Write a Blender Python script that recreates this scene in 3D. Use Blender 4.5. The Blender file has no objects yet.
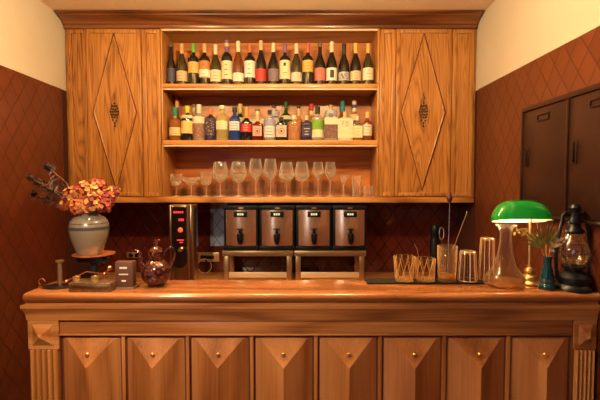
import bpy, bmesh, math, random
from mathutils import Vector, Matrix
random.seed(7)
PI = math.pi
S = bpy.context.scene
COL = S.collection

# ------------------------------------------------------------------ camera
F, ZC = 400.0, 1.66
TH = math.atan(17.0 / F)
cd = bpy.data.cameras.new('camera'); cam = bpy.data.objects.new('camera', cd); COL.objects.link(cam)
cd.sensor_width = 36; cd.lens = 36 * F / 600; cd.clip_start = 0.05
cam.location = (0, 0, ZC); cam.rotation_euler = (PI / 2 - TH, 0, 0)
S.camera = cam

# ------------------------------------------------------------------ view, world, lights
S.view_settings.view_transform = 'Standard'; S.view_settings.look = 'None'
S.view_settings.exposure = 0.12; S.view_settings.gamma = 1; S.view_settings.use_curve_mapping = False
W = bpy.data.worlds.new('daylight'); S.world = W; W.use_nodes = True
W.node_tree.nodes['Background'].inputs[0].default_value = (0.62, 0.78, 1.0, 1)
W.node_tree.nodes['Background'].inputs[1].default_value = 2.0

WARM = (1.0, 0.58, 0.24)
def lamp(name, loc, power, size=0.06, color=WARM, kind='POINT', rot=(0, 0, 0), sx=1, sy=1, spot=2.2):
    l = bpy.data.lights.new(name, kind); l.energy = power; l.color = color
    if kind == 'AREA':
        l.shape = 'RECTANGLE'; l.size = sx; l.size_y = sy
    else:
        l.shadow_soft_size = size
    if kind == 'SPOT':
        l.spot_size = spot; l.spot_blend = 0.6
    o = bpy.data.objects.new(name, l); o.location = loc; o.rotation_euler = rot; COL.objects.link(o)
    return o
# pendants in a row above the bar
PEND = (1.0, 0.70, 0.32)
for i, (px, pw) in enumerate(((-1.0, 50), (-0.3, 42), (0.33, 60))):
    lamp('pendant_light', (px, 1.85, 2.73), pw, 0.045, PEND)
# a lamp out in the room, in front of the left half of the bar
spot_dir = Vector((0.65, 0.92, -1.28))
lamp('room_light', (-0.95, 0.95, 1.98), 78, 0.05, (1.0, 0.72, 0.42), kind='SPOT', rot=spot_dir.to_track_quat('-Z', 'Y').to_euler(), spot=math.radians(106))
# daylight entering by the shop window
lamp('window_daylight', (-1.84, -2.2, 1.2), 12, kind='AREA', color=(0.86, 0.90, 1.0), rot=(0, -PI / 2, 0), sx=2.1, sy=1.9)

def P(px, py, Y):
    u = (px - 300) / F; v = (200 - py) / F
    k = Y / (math.cos(TH) + v * math.sin(TH))
    return Vector((u * k, Y, ZC + (v * math.cos(TH) - math.sin(TH)) * k))
def X_(px, Y, py=200): return P(px, py, Y).x
def Z_(py, Y): return P(300, py, Y).z

# ------------------------------------------------------------------ materials
MC = {}
def new_mat(name):
    m = bpy.data.materials.new(name); m.use_nodes = True
    return m, m.node_tree.nodes, m.node_tree.links, m.node_tree.nodes['Principled BSDF']
def plain(name, c, rough=0.5, metal=0.0, trans=0.0, ior=1.45, coat=0.0, emit=None, es=0.0, alpha=1.0, noise=0.0, nscale=40, bump=0.0):
    if name in MC: return MC[name]
    m, N, L, b = new_mat(name)
    b.inputs['Base Color'].default_value = (*c, 1); b.inputs['Roughness'].default_value = rough
    b.inputs['Metallic'].default_value = metal; b.inputs['Transmission Weight'].default_value = trans
    b.inputs['IOR'].default_value = ior; b.inputs['Coat Weight'].default_value = coat
    b.inputs['Coat Roughness'].default_value = 0.08; b.inputs['Alpha'].default_value = alpha
    if emit:
        b.inputs['Emission Color'].default_value = (*emit, 1); b.inputs['Emission Strength'].default_value = es
    if noise or bump:
        tc = N.new('ShaderNodeTexCoord'); n = N.new('ShaderNodeTexNoise'); n.inputs['Scale'].default_value = nscale
        n.inputs['Detail'].default_value = 5
        L.new(tc.outputs['Object'], n.inputs['Vector'])
        if noise:
            r = N.new('ShaderNodeValToRGB')
            r.color_ramp.elements[0].position = 0.3; r.color_ramp.elements[1].position = 0.7
            r.color_ramp.elements[0].color = tuple(x * (1 - noise) for x in c) + (1,)
            r.color_ramp.elements[1].color = tuple(min(1, x * (1 + noise)) for x in c) + (1,)
            L.new(n.outputs['Fac'], r.inputs[0]); L.new(r.outputs[0], b.inputs['Base Color'])
        if bump:
            bp = N.new('ShaderNodeBump'); bp.inputs['Strength'].default_value = bump; bp.inputs['Distance'].default_value = 0.004
            L.new(n.outputs['Fac'], bp.inputs['Height']); L.new(bp.outputs[0], b.inputs['Normal'])
    MC[name] = m
    return m

def wood(name, dark, mid, light, axis='Z', rings=9.0, across=2.6, along=0.28, rough=0.38, coat=0.15, ringmix=0.55, bump=0.15):
    if name in MC: return MC[name]
    m, N, L, b = new_mat(name)
    tc = N.new('ShaderNodeTexCoord'); oi = N.new('ShaderNodeObjectInfo')
    off = N.new('ShaderNodeVectorMath'); off.operation = 'SCALE'; off.inputs[0].default_value = (7.3, 3.1, 11.7)
    L.new(oi.outputs['Random'], off.inputs['Scale'])
    add = N.new('ShaderNodeVectorMath'); L.new(tc.outputs['Object'], add.inputs[0]); L.new(off.outputs[0], add.inputs[1])
    def mp(a, l):
        q = N.new('ShaderNodeMapping')
        s = {'X': (l, a, a), 'Y': (a, l, a), 'Z': (a, a, l)}[axis]
        q.inputs['Scale'].default_value = s; L.new(add.outputs[0], q.inputs['Vector']); return q
    q1 = mp(across, along); n1 = N.new('ShaderNodeTexNoise'); n1.inputs['Scale'].default_value = 1.6; n1.inputs['Detail'].default_value = 1.0
    n1.inputs['Distortion'].default_value = 0.15
    L.new(q1.outputs[0], n1.inputs['Vector'])
    mul = N.new('ShaderNodeMath'); mul.operation = 'MULTIPLY'; mul.inputs[1].default_value = rings * 6.28
    L.new(n1.outputs['Fac'], mul.inputs[0])
    sn = N.new('ShaderNodeMath'); sn.operation = 'SINE'; L.new(mul.outputs[0], sn.inputs[0])
    m0 = N.new('ShaderNodeMapRange'); m0.inputs['From Min'].default_value = -1; m0.inputs['From Max'].default_value = 1
    L.new(sn.outputs[0], m0.inputs['Value'])
    mr = N.new('ShaderNodeMath'); mr.operation = 'POWER'; mr.inputs[1].default_value = 0.55; L.new(m0.outputs[0], mr.inputs[0])
    q2 = mp(60, 1.6); n2 = N.new('ShaderNodeTexNoise'); n2.inputs['Scale'].default_value = 2.0; n2.inputs['Detail'].default_value = 4
    L.new(q2.outputs[0], n2.inputs['Vector'])
    q3 = mp(5, 0.5); n3 = N.new('ShaderNodeTexNoise'); n3.inputs['Scale'].default_value = 1.2; n3.inputs['Detail'].default_value = 2
    L.new(q3.outputs[0], n3.inputs['Vector'])
    mx = N.new('ShaderNodeMix'); mx.data_type = 'FLOAT'; mx.inputs[0].default_value = 1 - ringmix
    L.new(mr.outputs[0], mx.inputs[2]); L.new(n2.outputs['Fac'], mx.inputs[3])
    mx2 = N.new('ShaderNodeMix'); mx2.data_type = 'FLOAT'; mx2.inputs[0].default_value = 0.42
    L.new(mx.outputs[0], mx2.inputs[2]); L.new(n3.outputs['Fac'], mx2.inputs[3])
    r = N.new('ShaderNodeValToRGB'); e = r.color_ramp.elements
    e[0].position = 0.30; e[0].color = (*dark, 1); e[1].position = 0.72; e[1].color = (*light, 1)
    k = e.new(0.5); k.color = (*mid, 1)
    L.new(mx2.outputs[0], r.inputs[0]); L.new(r.outputs[0], b.inputs['Base Color'])
    b.inputs['Roughness'].default_value = rough; b.inputs['Coat Weight'].default_value = coat; b.inputs['Coat Roughness'].default_value = 0.15
    bp = N.new('ShaderNodeBump'); bp.inputs['Strength'].default_value = bump; bp.inputs['Distance'].default_value = 0.001
    L.new(mx.outputs[0], bp.inputs['Height']); L.new(bp.outputs[0], b.inputs['Normal'])
    MC[name] = m
    return m

def tile(name, u_axis, uw, zh, base, dark_line, z_off=0.0, u_off=0.0, rough=0.25, bump=0.55):
    if name in MC: return MC[name]
    m, N, L, b = new_mat(name)
    g = N.new('ShaderNodeNewGeometry'); sp = N.new('ShaderNodeSeparateXYZ'); L.new(g.outputs['Position'], sp.inputs[0])
    def M(op, a, bb=None, c=None):
        n = N.new('ShaderNodeMath'); n.operation = op
        for i, v in enumerate((a, bb, c)):
            if v is None: continue
            if isinstance(v, (int, float)): n.inputs[i].default_value = v
            else: L.new(v, n.inputs[i])
        return n.outputs[0]
    u = M('DIVIDE', M('ADD', sp.outputs[u_axis], u_off), uw)
    z = M('DIVIDE', M('ADD', sp.outputs['Z'], z_off), zh)
    a = M('ADD', u, z); c = M('SUBTRACT', u, z)
    da = M('PINGPONG', a, 0.5); dc = M('PINGPONG', c, 0.5)
    d = M('MINIMUM', da, dc)                        # 0 at the joints
    gr = N.new('ShaderNodeMapRange'); gr.interpolation_type = 'SMOOTHSTEP'
    gr.inputs['From Min'].default_value = 0.010; gr.inputs['From Max'].default_value = 0.032
    L.new(d, gr.inputs['Value'])
    # a different tone for each tile
    fa = M('FLOOR', a); fc = M('FLOOR', c)
    cx = N.new('ShaderNodeCombineXYZ'); L.new(fa, cx.inputs[0]); L.new(fc, cx.inputs[1])
    wn = N.new('ShaderNodeTexWhiteNoise'); wn.noise_dimensions = '3D'; L.new(cx.outputs[0], wn.inputs['Vector'])
    hv = N.new('ShaderNodeHueSaturation'); hv.inputs['Color'].default_value = (*base, 1)
    mv = N.new('ShaderNodeMapRange'); mv.inputs['To Min'].default_value = 0.88; mv.inputs['To Max'].default_value = 1.12
    L.new(wn.outputs['Value'], mv.inputs['Value']); L.new(mv.outputs[0], hv.inputs['Value'])
    mx = N.new('ShaderNodeMix'); mx.data_type = 'RGBA'; mx.inputs[6].default_value = (*dark_line, 1)
    L.new(gr.outputs[0], mx.inputs[0]); L.new(hv.outputs[0], mx.inputs[7]); L.new(mx.outputs[2], b.inputs['Base Color'])
    b.inputs['Roughness'].default_value = rough
    gh = N.new('ShaderNodeMapRange'); gh.interpolation_type = 'SMOOTHSTEP'
    gh.inputs['From Max'].default_value = 0.05; L.new(d, gh.inputs['Value'])
    ns = N.new('ShaderNodeTexNoise'); ns.inputs['Scale'].default_value = 9; L.new(g.outputs['Position'], ns.inputs['Vector'])
    hh = M('ADD', gh.outputs[0], M('MULTIPLY', ns.outputs['Fac'], 0.35))
    bp = N.new('ShaderNodeBump'); bp.inputs['Strength'].default_value = bump; bp.inputs['Distance'].default_value = 0.004
    L.new(hh, bp.inputs['Height']); L.new(bp.outputs[0], b.inputs['Normal'])
    MC[name] = m
    return m

def thin_glass(name, tint=(0.96, 0.96, 0.95), boost=1.0, rough=0.06, pattern=None, pscale=60, base=0.04, sheen=0.35, sheen_col=(1.0, 0.96, 0.88)):
    """thin walled glass: clear face on, mirror-like towards its edges"""
    if name in MC: return MC[name]
    m = bpy.data.materials.new(name); m.use_nodes = True; N = m.node_tree.nodes; L = m.node_tree.links
    N.clear(); out = N.new('ShaderNodeOutputMaterial')
    t = N.new('ShaderNodeBsdfTransparent'); t.inputs[0].default_value = (*tint, 1)
    g = N.new('ShaderNodeBsdfGlossy'); g.inputs['Roughness'].default_value = rough; g.inputs['Color'].default_value = (1, 1, 1, 1)
    lw = N.new('ShaderNodeLayerWeight'); lw.inputs['Blend'].default_value = 0.35
    ma = N.new('ShaderNodeMath'); ma.operation = 'MULTIPLY_ADD'; ma.inputs[1].default_value = boost; ma.inputs[2].default_value = base; ma.use_clamp = True
    pw = N.new('ShaderNodeMath'); pw.operation = 'POWER'; pw.inputs[1].default_value = 1.5
    L.new(lw.outputs['Facing'], pw.inputs[0]); L.new(pw.outputs[0], ma.inputs[0])
    df = N.new('ShaderNodeBsdfDiffuse'); df.inputs[0].default_value = (*sheen_col, 1)  # pale diffuse share paints in the sheen that light gives glass
    tl = N.new('ShaderNodeBsdfTranslucent'); tl.inputs[0].default_value = (*sheen_col, 1)
    m1 = N.new('ShaderNodeMixShader'); m1.inputs[0].default_value = 0.5; L.new(df.outputs[0], m1.inputs[1]); L.new(tl.outputs[0], m1.inputs[2])
    m2 = N.new('ShaderNodeMixShader'); m2.inputs[0].default_value = sheen; L.new(g.outputs[0], m2.inputs[1]); L.new(m1.outputs[0], m2.inputs[2])
    mx = N.new('ShaderNodeMixShader'); L.new(ma.outputs[0], mx.inputs[0]); L.new(t.outputs[0], mx.inputs[1]); L.new(m2.outputs[0], mx.inputs[2])
    if pattern:
        tc = N.new('ShaderNodeTexCoord'); v = N.new('ShaderNodeTexVoronoi'); v.inputs['Scale'].default_value = pscale
        L.new(tc.outputs['Object'], v.inputs['Vector'])
        bp = N.new('ShaderNodeBump'); bp.inputs['Strength'].default_value = 1.0; bp.inputs['Distance'].default_value = 0.006
        L.new(v.outputs['Distance'], bp.inputs['Height']); L.new(bp.outputs[0], g.inputs['Normal']); L.new(bp.outputs[0], lw.inputs['Normal'])
        v2 = N.new('ShaderNodeTexVoronoi'); v2.feature = 'DISTANCE_TO_EDGE'; v2.inputs['Scale'].default_value = pscale; L.new(tc.outputs['Object'], v2.inputs['Vector'])
        mr = N.new('ShaderNodeMapRange'); mr.inputs['From Min'].default_value = 0.0; mr.inputs['From Max'].default_value = 0.16; mr.inputs['To Min'].default_value = 0.75; mr.inputs['To Max'].default_value = 0.0
        L.new(v2.outputs['Distance'], mr.inputs['Value'])
        ad = N.new('ShaderNodeMath'); ad.use_clamp = True; L.new(ma.outputs[0], ad.inputs[0]); L.new(mr.outputs[0], ad.inputs[1]); ma = ad
    L.new(mx.outputs[0], out.inputs[0])
    MC[name] = m
    return m

OAK_V = wood('oak_vertical', (0.15, 0.045, 0.009), (0.38, 0.150, 0.034), (0.53, 0.24, 0.066), 'Z', rings=18, across=6.0, along=0.38, ringmix=0.34)
OAK_H = wood('oak_horizontal', (0.22, 0.075, 0.015), (0.42, 0.17, 0.042), (0.57, 0.27, 0.08), 'X', rings=9)
OAK_BACK = wood('oak_backboard', (0.24, 0.060, 0.013), (0.44, 0.135, 0.030), (0.60, 0.22, 0.055), 'X', rings=9, across=2.2, ringmix=0.3, rough=0.35)
CROWN_W = wood('crown_wood', (0.07, 0.018, 0.006), (0.14, 0.042, 0.014), (0.22, 0.075, 0.025), 'X', rings=5, rough=0.3)
BAR_V = wood('cherry_vertical', (0.26, 0.085, 0.026), (0.46, 0.175, 0.052), (0.60, 0.27, 0.095), 'Z', rings=5, ringmix=0.4, rough=0.36)
BAR_H = wood('cherry_horizontal', (0.22, 0.075, 0.025), (0.46, 0.18, 0.055), (0.64, 0.31, 0.11), 'X', rings=5, ringmix=0.4, rough=0.34)
TOP_W = wood('worktop_wood', (0.15, 0.045, 0.016), (0.26, 0.088, 0.028), (0.38, 0.15, 0.052), 'X', rings=6, ringmix=0.4, rough=0.22, coat=0.4)
PLASTER = plain('warm_plaster', (0.50, 0.43, 0.36), 0.9, noise=0.04, nscale=3, bump=0.1)
CEILM = plain('ceiling_plaster', (0.78, 0.60, 0.44), 0.9, noise=0.03, nscale=3)
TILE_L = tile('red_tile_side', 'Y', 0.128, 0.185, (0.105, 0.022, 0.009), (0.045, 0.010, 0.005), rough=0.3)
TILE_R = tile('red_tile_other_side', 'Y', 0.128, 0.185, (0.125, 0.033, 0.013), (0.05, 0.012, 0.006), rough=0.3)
TILE_B = tile('red_tile_back', 'X', 0.128, 0.185, (0.085, 0.015, 0.010), (0.006, 0.003, 0.003), rough=0.10, bump=0.22)
BLACK = plain('black_plastic', (0.004, 0.004, 0.006), 0.42)
BLACK.node_tree.nodes['Principled BSDF'].inputs['Specular IOR Level'].default_value = 0.22
IRON = plain('black_iron', (0.004, 0.005, 0.009), 0.33, 0.1, bump=0.15, nscale=90)
GROOVE = plain('dark_recess', (0.05, 0.016, 0.008), 0.8)
BRASS = plain('brass', (0.85, 0.55, 0.20), 0.30, 0.85, noise=0.15, nscale=30)
DBRASS = plain('aged_brass', (0.42, 0.24, 0.10), 0.35, 1.0, noise=0.3, nscale=50)
STEEL = plain('brushed_steel', (0.42, 0.29, 0.17), 0.32, 0.85)
COPPER = plain('copper', (0.75, 0.33, 0.16), 0.3, 1.0, noise=0.2, nscale=30)
PORC = plain('white_print', (0.8, 0.75, 0.66), 0.6)

# ------------------------------------------------------------------ mesh helpers
class MB:
    def __init__(s): s.bm = bmesh.new()
    def box(s, x0, x1, y0, y1, z0, z1, bev=0.0, seg=2):
        vs = [s.bm.verts.new(p) for p in ((x0,y0,z0),(x1,y0,z0),(x1,y1,z0),(x0,y1,z0),(x0,y0,z1),(x1,y0,z1),(x1,y1,z1),(x0,y1,z1))]
        fs = [s.bm.faces.new([vs[i] for i in f]) for f in ((3,2,1,0),(4,5,6,7),(0,1,5,4),(1,2,6,5),(2,3,7,6),(3,0,4,7))]
        if bev:
            es = list({e for f in fs for e in f.edges})
            bmesh.ops.bevel(s.bm, geom=es, offset=bev, segments=seg, affect='EDGES', profile=0.5)
        return s
    def prism(s, pts, fn0, fn1, cap=True):
        a = [s.bm.verts.new(fn0(p)) for p in pts]; b = [s.bm.verts.new(fn1(p)) for p in pts]
        n = len(pts)
        for i in range(n): s.bm.faces.new((a[i], a[(i+1) % n], b[(i+1) % n], b[i]))
        if cap: s.bm.faces.new(a[::-1]); s.bm.faces.new(b)
        return s
    def lathe(s, prof, n=24, c=(0, 0, 0), p=2.0, sy=1.0, mat=None, closed_ends=True, lobes=0, amp=0.0):
        """prof: (r, z) or (r, z, p): p is the squareness of the section"""
        rings = []
        for q in prof:
            r, z = q[0], q[1]; pp = q[2] if len(q) > 2 else p
            if r < 1e-6:
                v = Vector((0, 0, z)); v = mat @ v if mat else v
                rings.append([s.bm.verts.new(v + Vector(c))]); continue
            ring = []
            for i in range(n):
                a = 2 * PI * (i + 0.5) / n; ca, sa = math.cos(a), math.sin(a)
                k = 1.0 / (abs(ca) ** pp + abs(sa) ** pp) ** (1.0 / pp)
                if lobes: k *= 1 + amp * math.cos(a * lobes)
                v = Vector((r * ca * k, r * sa * k * sy, z)); v = mat @ v if mat else v
                ring.append(s.bm.verts.new(v + Vector(c)))
            rings.append(ring)
        for a, b in zip(rings, rings[1:]):
            if len(a) == 1 and len(b) == 1: continue
            for i in range(n):
                j = (i + 1) % n
                if len(a) == 1: s.bm.faces.new((a[0], b[j], b[i]))
                elif len(b) == 1: s.bm.faces.new((a[i], a[j], b[0]))
                else: s.bm.faces.new((a[i], a[j], b[j], b[i]))
        if closed_ends:
            if len(rings[0]) > 1: s.bm.faces.new(rings[0][::-1])
            if len(rings[-1]) > 1: s.bm.faces.new(rings[-1])
        return s
    def tube(s, pts, r, n=8, r1=None, close=False):
        pts = [Vector(p) for p in pts]; m = len(pts); rings = []
        up = Vector((0, 0, 1)); prev = None
        for i, p in enumerate(pts):
            if close: t = pts[(i+1) % m] - pts[i-1]
            else: t = pts[min(i+1, m-1)] - pts[max(i-1, 0)]
            t.normalize()
            if prev is None:
                a = t.cross(up)
                if a.length < 1e-3: a = t.cross(Vector((1, 0, 0)))
            else:
                a = prev - t * prev.dot(t)
            a.normalize(); prev = a; b = t.cross(a)
            rr = r if r1 is None else r + (r1 - r) * i / (m - 1)
            rings.append([s.bm.verts.new(p + (a * math.cos(2*PI*k/n) + b * math.sin(2*PI*k/n)) * rr) for k in range(n)])
        pairs = list(zip(rings, rings[1:]))
        if close: pairs.append((rings[-1], rings[0]))
        for q, w in pairs:
            for k in range(n): s.bm.faces.new((q[k], q[(k+1) % n], w[(k+1) % n], w[k]))
        if not close:
            s.bm.faces.new(rings[0][::-1]); s.bm.faces.new(rings[-1])
        return s
    def ball(s, c, r, u=12, v=8, sc=(1, 1, 1)):
        mt = Matrix.Translation(c) @ Matrix.Diagonal((sc[0], sc[1], sc[2], 1))
        bmesh.ops.create_uvsphere(s.bm, u_segments=u, v_segments=v, radius=r, matrix=mt); return s
    def quad(s, pts): s.bm.faces.new([s.bm.verts.new(p) for p in pts]); return s
    def band(s, r, z0, z1, a0, a1, n=10, c=(0, 0, 0), th=0.0006):
        """a curved patch round the -Y side; angles in degrees from -Y"""
        o = []
        for rr in (r, r + th):
            for z in (z0, z1):
                o.append([s.bm.verts.new((c[0] + rr * math.sin(math.radians(a0 + (a1-a0)*i/n)), c[1] - rr * math.cos(math.radians(a0 + (a1-a0)*i/n)), c[2] + z)) for i in range(n+1)])
        for i in range(n):
            s.bm.faces.new((o[2][i], o[2][i+1], o[3][i+1], o[3][i]))
            s.bm.faces.new((o[0][i+1], o[0][i], o[1][i], o[1][i+1]))
            s.bm.faces.new((o[1][i], o[3][i], o[3][i+1], o[1][i+1]))
            s.bm.faces.new((o[0][i+1], o[2][i+1], o[2][i], o[0][i]))
        for i in (0, n): s.bm.faces.new((o[0][i], o[1][i], o[3][i], o[2][i]))
        return s
    def build(s, name, mat, parent=None, world=True, smooth=40, solidify=None):
        bmesh.ops.recalc_face_normals(s.bm, faces=s.bm.faces)
        me = bpy.data.meshes.new(name)
        if parent is not None and world:
            bmesh.ops.translate(s.bm, verts=s.bm.verts, vec=-Vector(parent.location))
        s.bm.to_mesh(me); s.bm.free()
        if smooth:
            me.shade_smooth(); me.set_sharp_from_angle(angle=math.radians(smooth))
        me.materials.append(mat)
        o = bpy.data.objects.new(name, me); COL.objects.link(o)
        if parent is not None: o.parent = parent
        if solidify:
            md = o.modifiers.new('thickness', 'SOLIDIFY'); md.thickness = solidify
        return o

def thing(name, label, cat, loc=(0, 0, 0), group=None, rz=0.0):
    o = bpy.data.objects.new(name, None); COL.objects.link(o); o.location = loc; o.rotation_euler.z = rz
    o.empty_display_size = 0.05
    o['label'] = label; o['category'] = cat
    if group: o['group'] = group
    return o
def tag(o, label, cat, group=None):
    o['label'] = label; o['category'] = cat
    if group: o['group'] = group
    return o
def struct(o): o['kind'] = 'structure'; return o
def subpart(name, mb, mat, part, root, **k):
    """a mesh drawn in world (or root-local) space under a part of root"""
    o = mb.build(name, mat, None, smooth=k.get('smooth', 40))
    return o

# ------------------------------------------------------------------ dimensions
YF, YBK, YIN = 3.25, 3.60, 3.55         # cabinet front, wall behind, inner back boards
XL, XR = -1.89, 1.42
ZCEIL = Z_(9.5, 3.11)
ZTILE = 2.40

# ------------------------------------------------------------------ the room
struct(MB().box(-1.95, 1.6, -4.2, 3.8, -0.1, 0.0).build('floor', wood('floor_wood', (0.10, 0.04, 0.02), (0.16, 0.07, 0.03), (0.2, 0.09, 0.04), 'X')))
struct(MB().box(-1.95, 1.6, -4.2, 3.8, ZCEIL, ZCEIL + 0.1).build('ceiling', CEILM))
struct(MB().box(-2.1, 1.7, YBK, YBK + 0.1, 0, ZCEIL).build('wall_back', TILE_B))
struct(MB().box(-2.1, 1.7, -4.3, -4.2, 0, ZCEIL).build('wall_front', plain('dark_wall', (0.12, 0.06, 0.04), 0.8)))
# left wall, with the shop window far behind the viewpoint
w = MB()
w.box(XL - 0.15, XL, -1.2, 3.6, 0, ZCEIL); w.box(XL - 0.15, XL, -4.2, -3.2, 0, ZCEIL)
w.box(XL - 0.15, XL, -3.2, -1.2, 0, 0.1); w.box(XL - 0.15, XL, -3.2, -1.2, 2.3, ZCEIL)
struct(w.build('wall_left', PLASTER))
struct(MB().box(XR, XR + 0.15, -4.2, 3.6, 0, ZCEIL).build('wall_right', PLASTER))
g = struct(MB().box(XL - 0.09, XL - 0.08, -3.2, -1.2, 0.1, 2.3).build('window_1', thin_glass('window_glass')))
f = MB()
for y in (-3.2, -2.23, -1.26): f.box(XL - 0.12, XL - 0.04, y, y + 0.06, 0.1, 2.3)
for z in (0.1, 2.24): f.box(XL - 0.12, XL - 0.04, -3.2, -1.2, z, z + 0.06)
fo = f.build('window_frame', BLACK); struct(fo); fo.name = 'trim_9'
# tiled dado, 12 mm proud of the plaster, ending a little short of the cabinets
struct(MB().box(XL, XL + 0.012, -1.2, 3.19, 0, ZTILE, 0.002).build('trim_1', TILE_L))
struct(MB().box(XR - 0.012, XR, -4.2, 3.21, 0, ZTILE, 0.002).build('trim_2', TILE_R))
struct(MB().box(X_(210.3, YBK, 225), X_(226, YBK, 225), YBK - 0.004, YBK, Z_(246, YBK), 1.5).build('trim_5', tile('pale_blue_tile', 'X', 0.10, 0.135, (0.20, 0.27, 0.50), (0.01, 0.008, 0.012), rough=0.15, bump=0.2)))  # pale blue patch with dark diagonal lines over the red tiles
DKRED = plain('dark_red_paint', (0.045, 0.010, 0.007), 0.6)  # plain dark red strip between tile edge and cabinet
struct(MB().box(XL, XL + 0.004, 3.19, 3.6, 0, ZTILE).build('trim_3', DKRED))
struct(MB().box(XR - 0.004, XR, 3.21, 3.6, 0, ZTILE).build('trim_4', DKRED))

# ------------------------------------------------------------------ crown cornice
zt, zb = ZCEIL - 0.002, Z_(29, YF)
H = zt - zb
prof = [(YF + 0.02, zb), (YF - 0.012, zb), (YF - 0.018, zb + 0.012), (YF - 0.018, zb + H*0.30), (YF - 0.030, zb + H*0.34), (YF - 0.034, zb + H*0.42),
        (YF - 0.045, zb + H*0.52), (YF - 0.066, zb + H*0.64), (YF - 0.092, zb + H*0.74), (YF - 0.104, zb + H*0.78), (YF - 0.106, zb + H*0.84),
        (YF - 0.125, zb + H*0.87), (YF - 0.14, zb + H*0.9), (YF - 0.14, zt), (YF + 0.02, zt)]
cr = MB().prism(prof, lambda p: (XL + 0.014, p[0], p[1]), lambda p: (XR - 0.014, p[0], p[1])).build('crown_cornice', CROWN_W)
tag(cr, 'dark brown moulded wooden cornice running above the wall cabinets', 'cornice')

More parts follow.
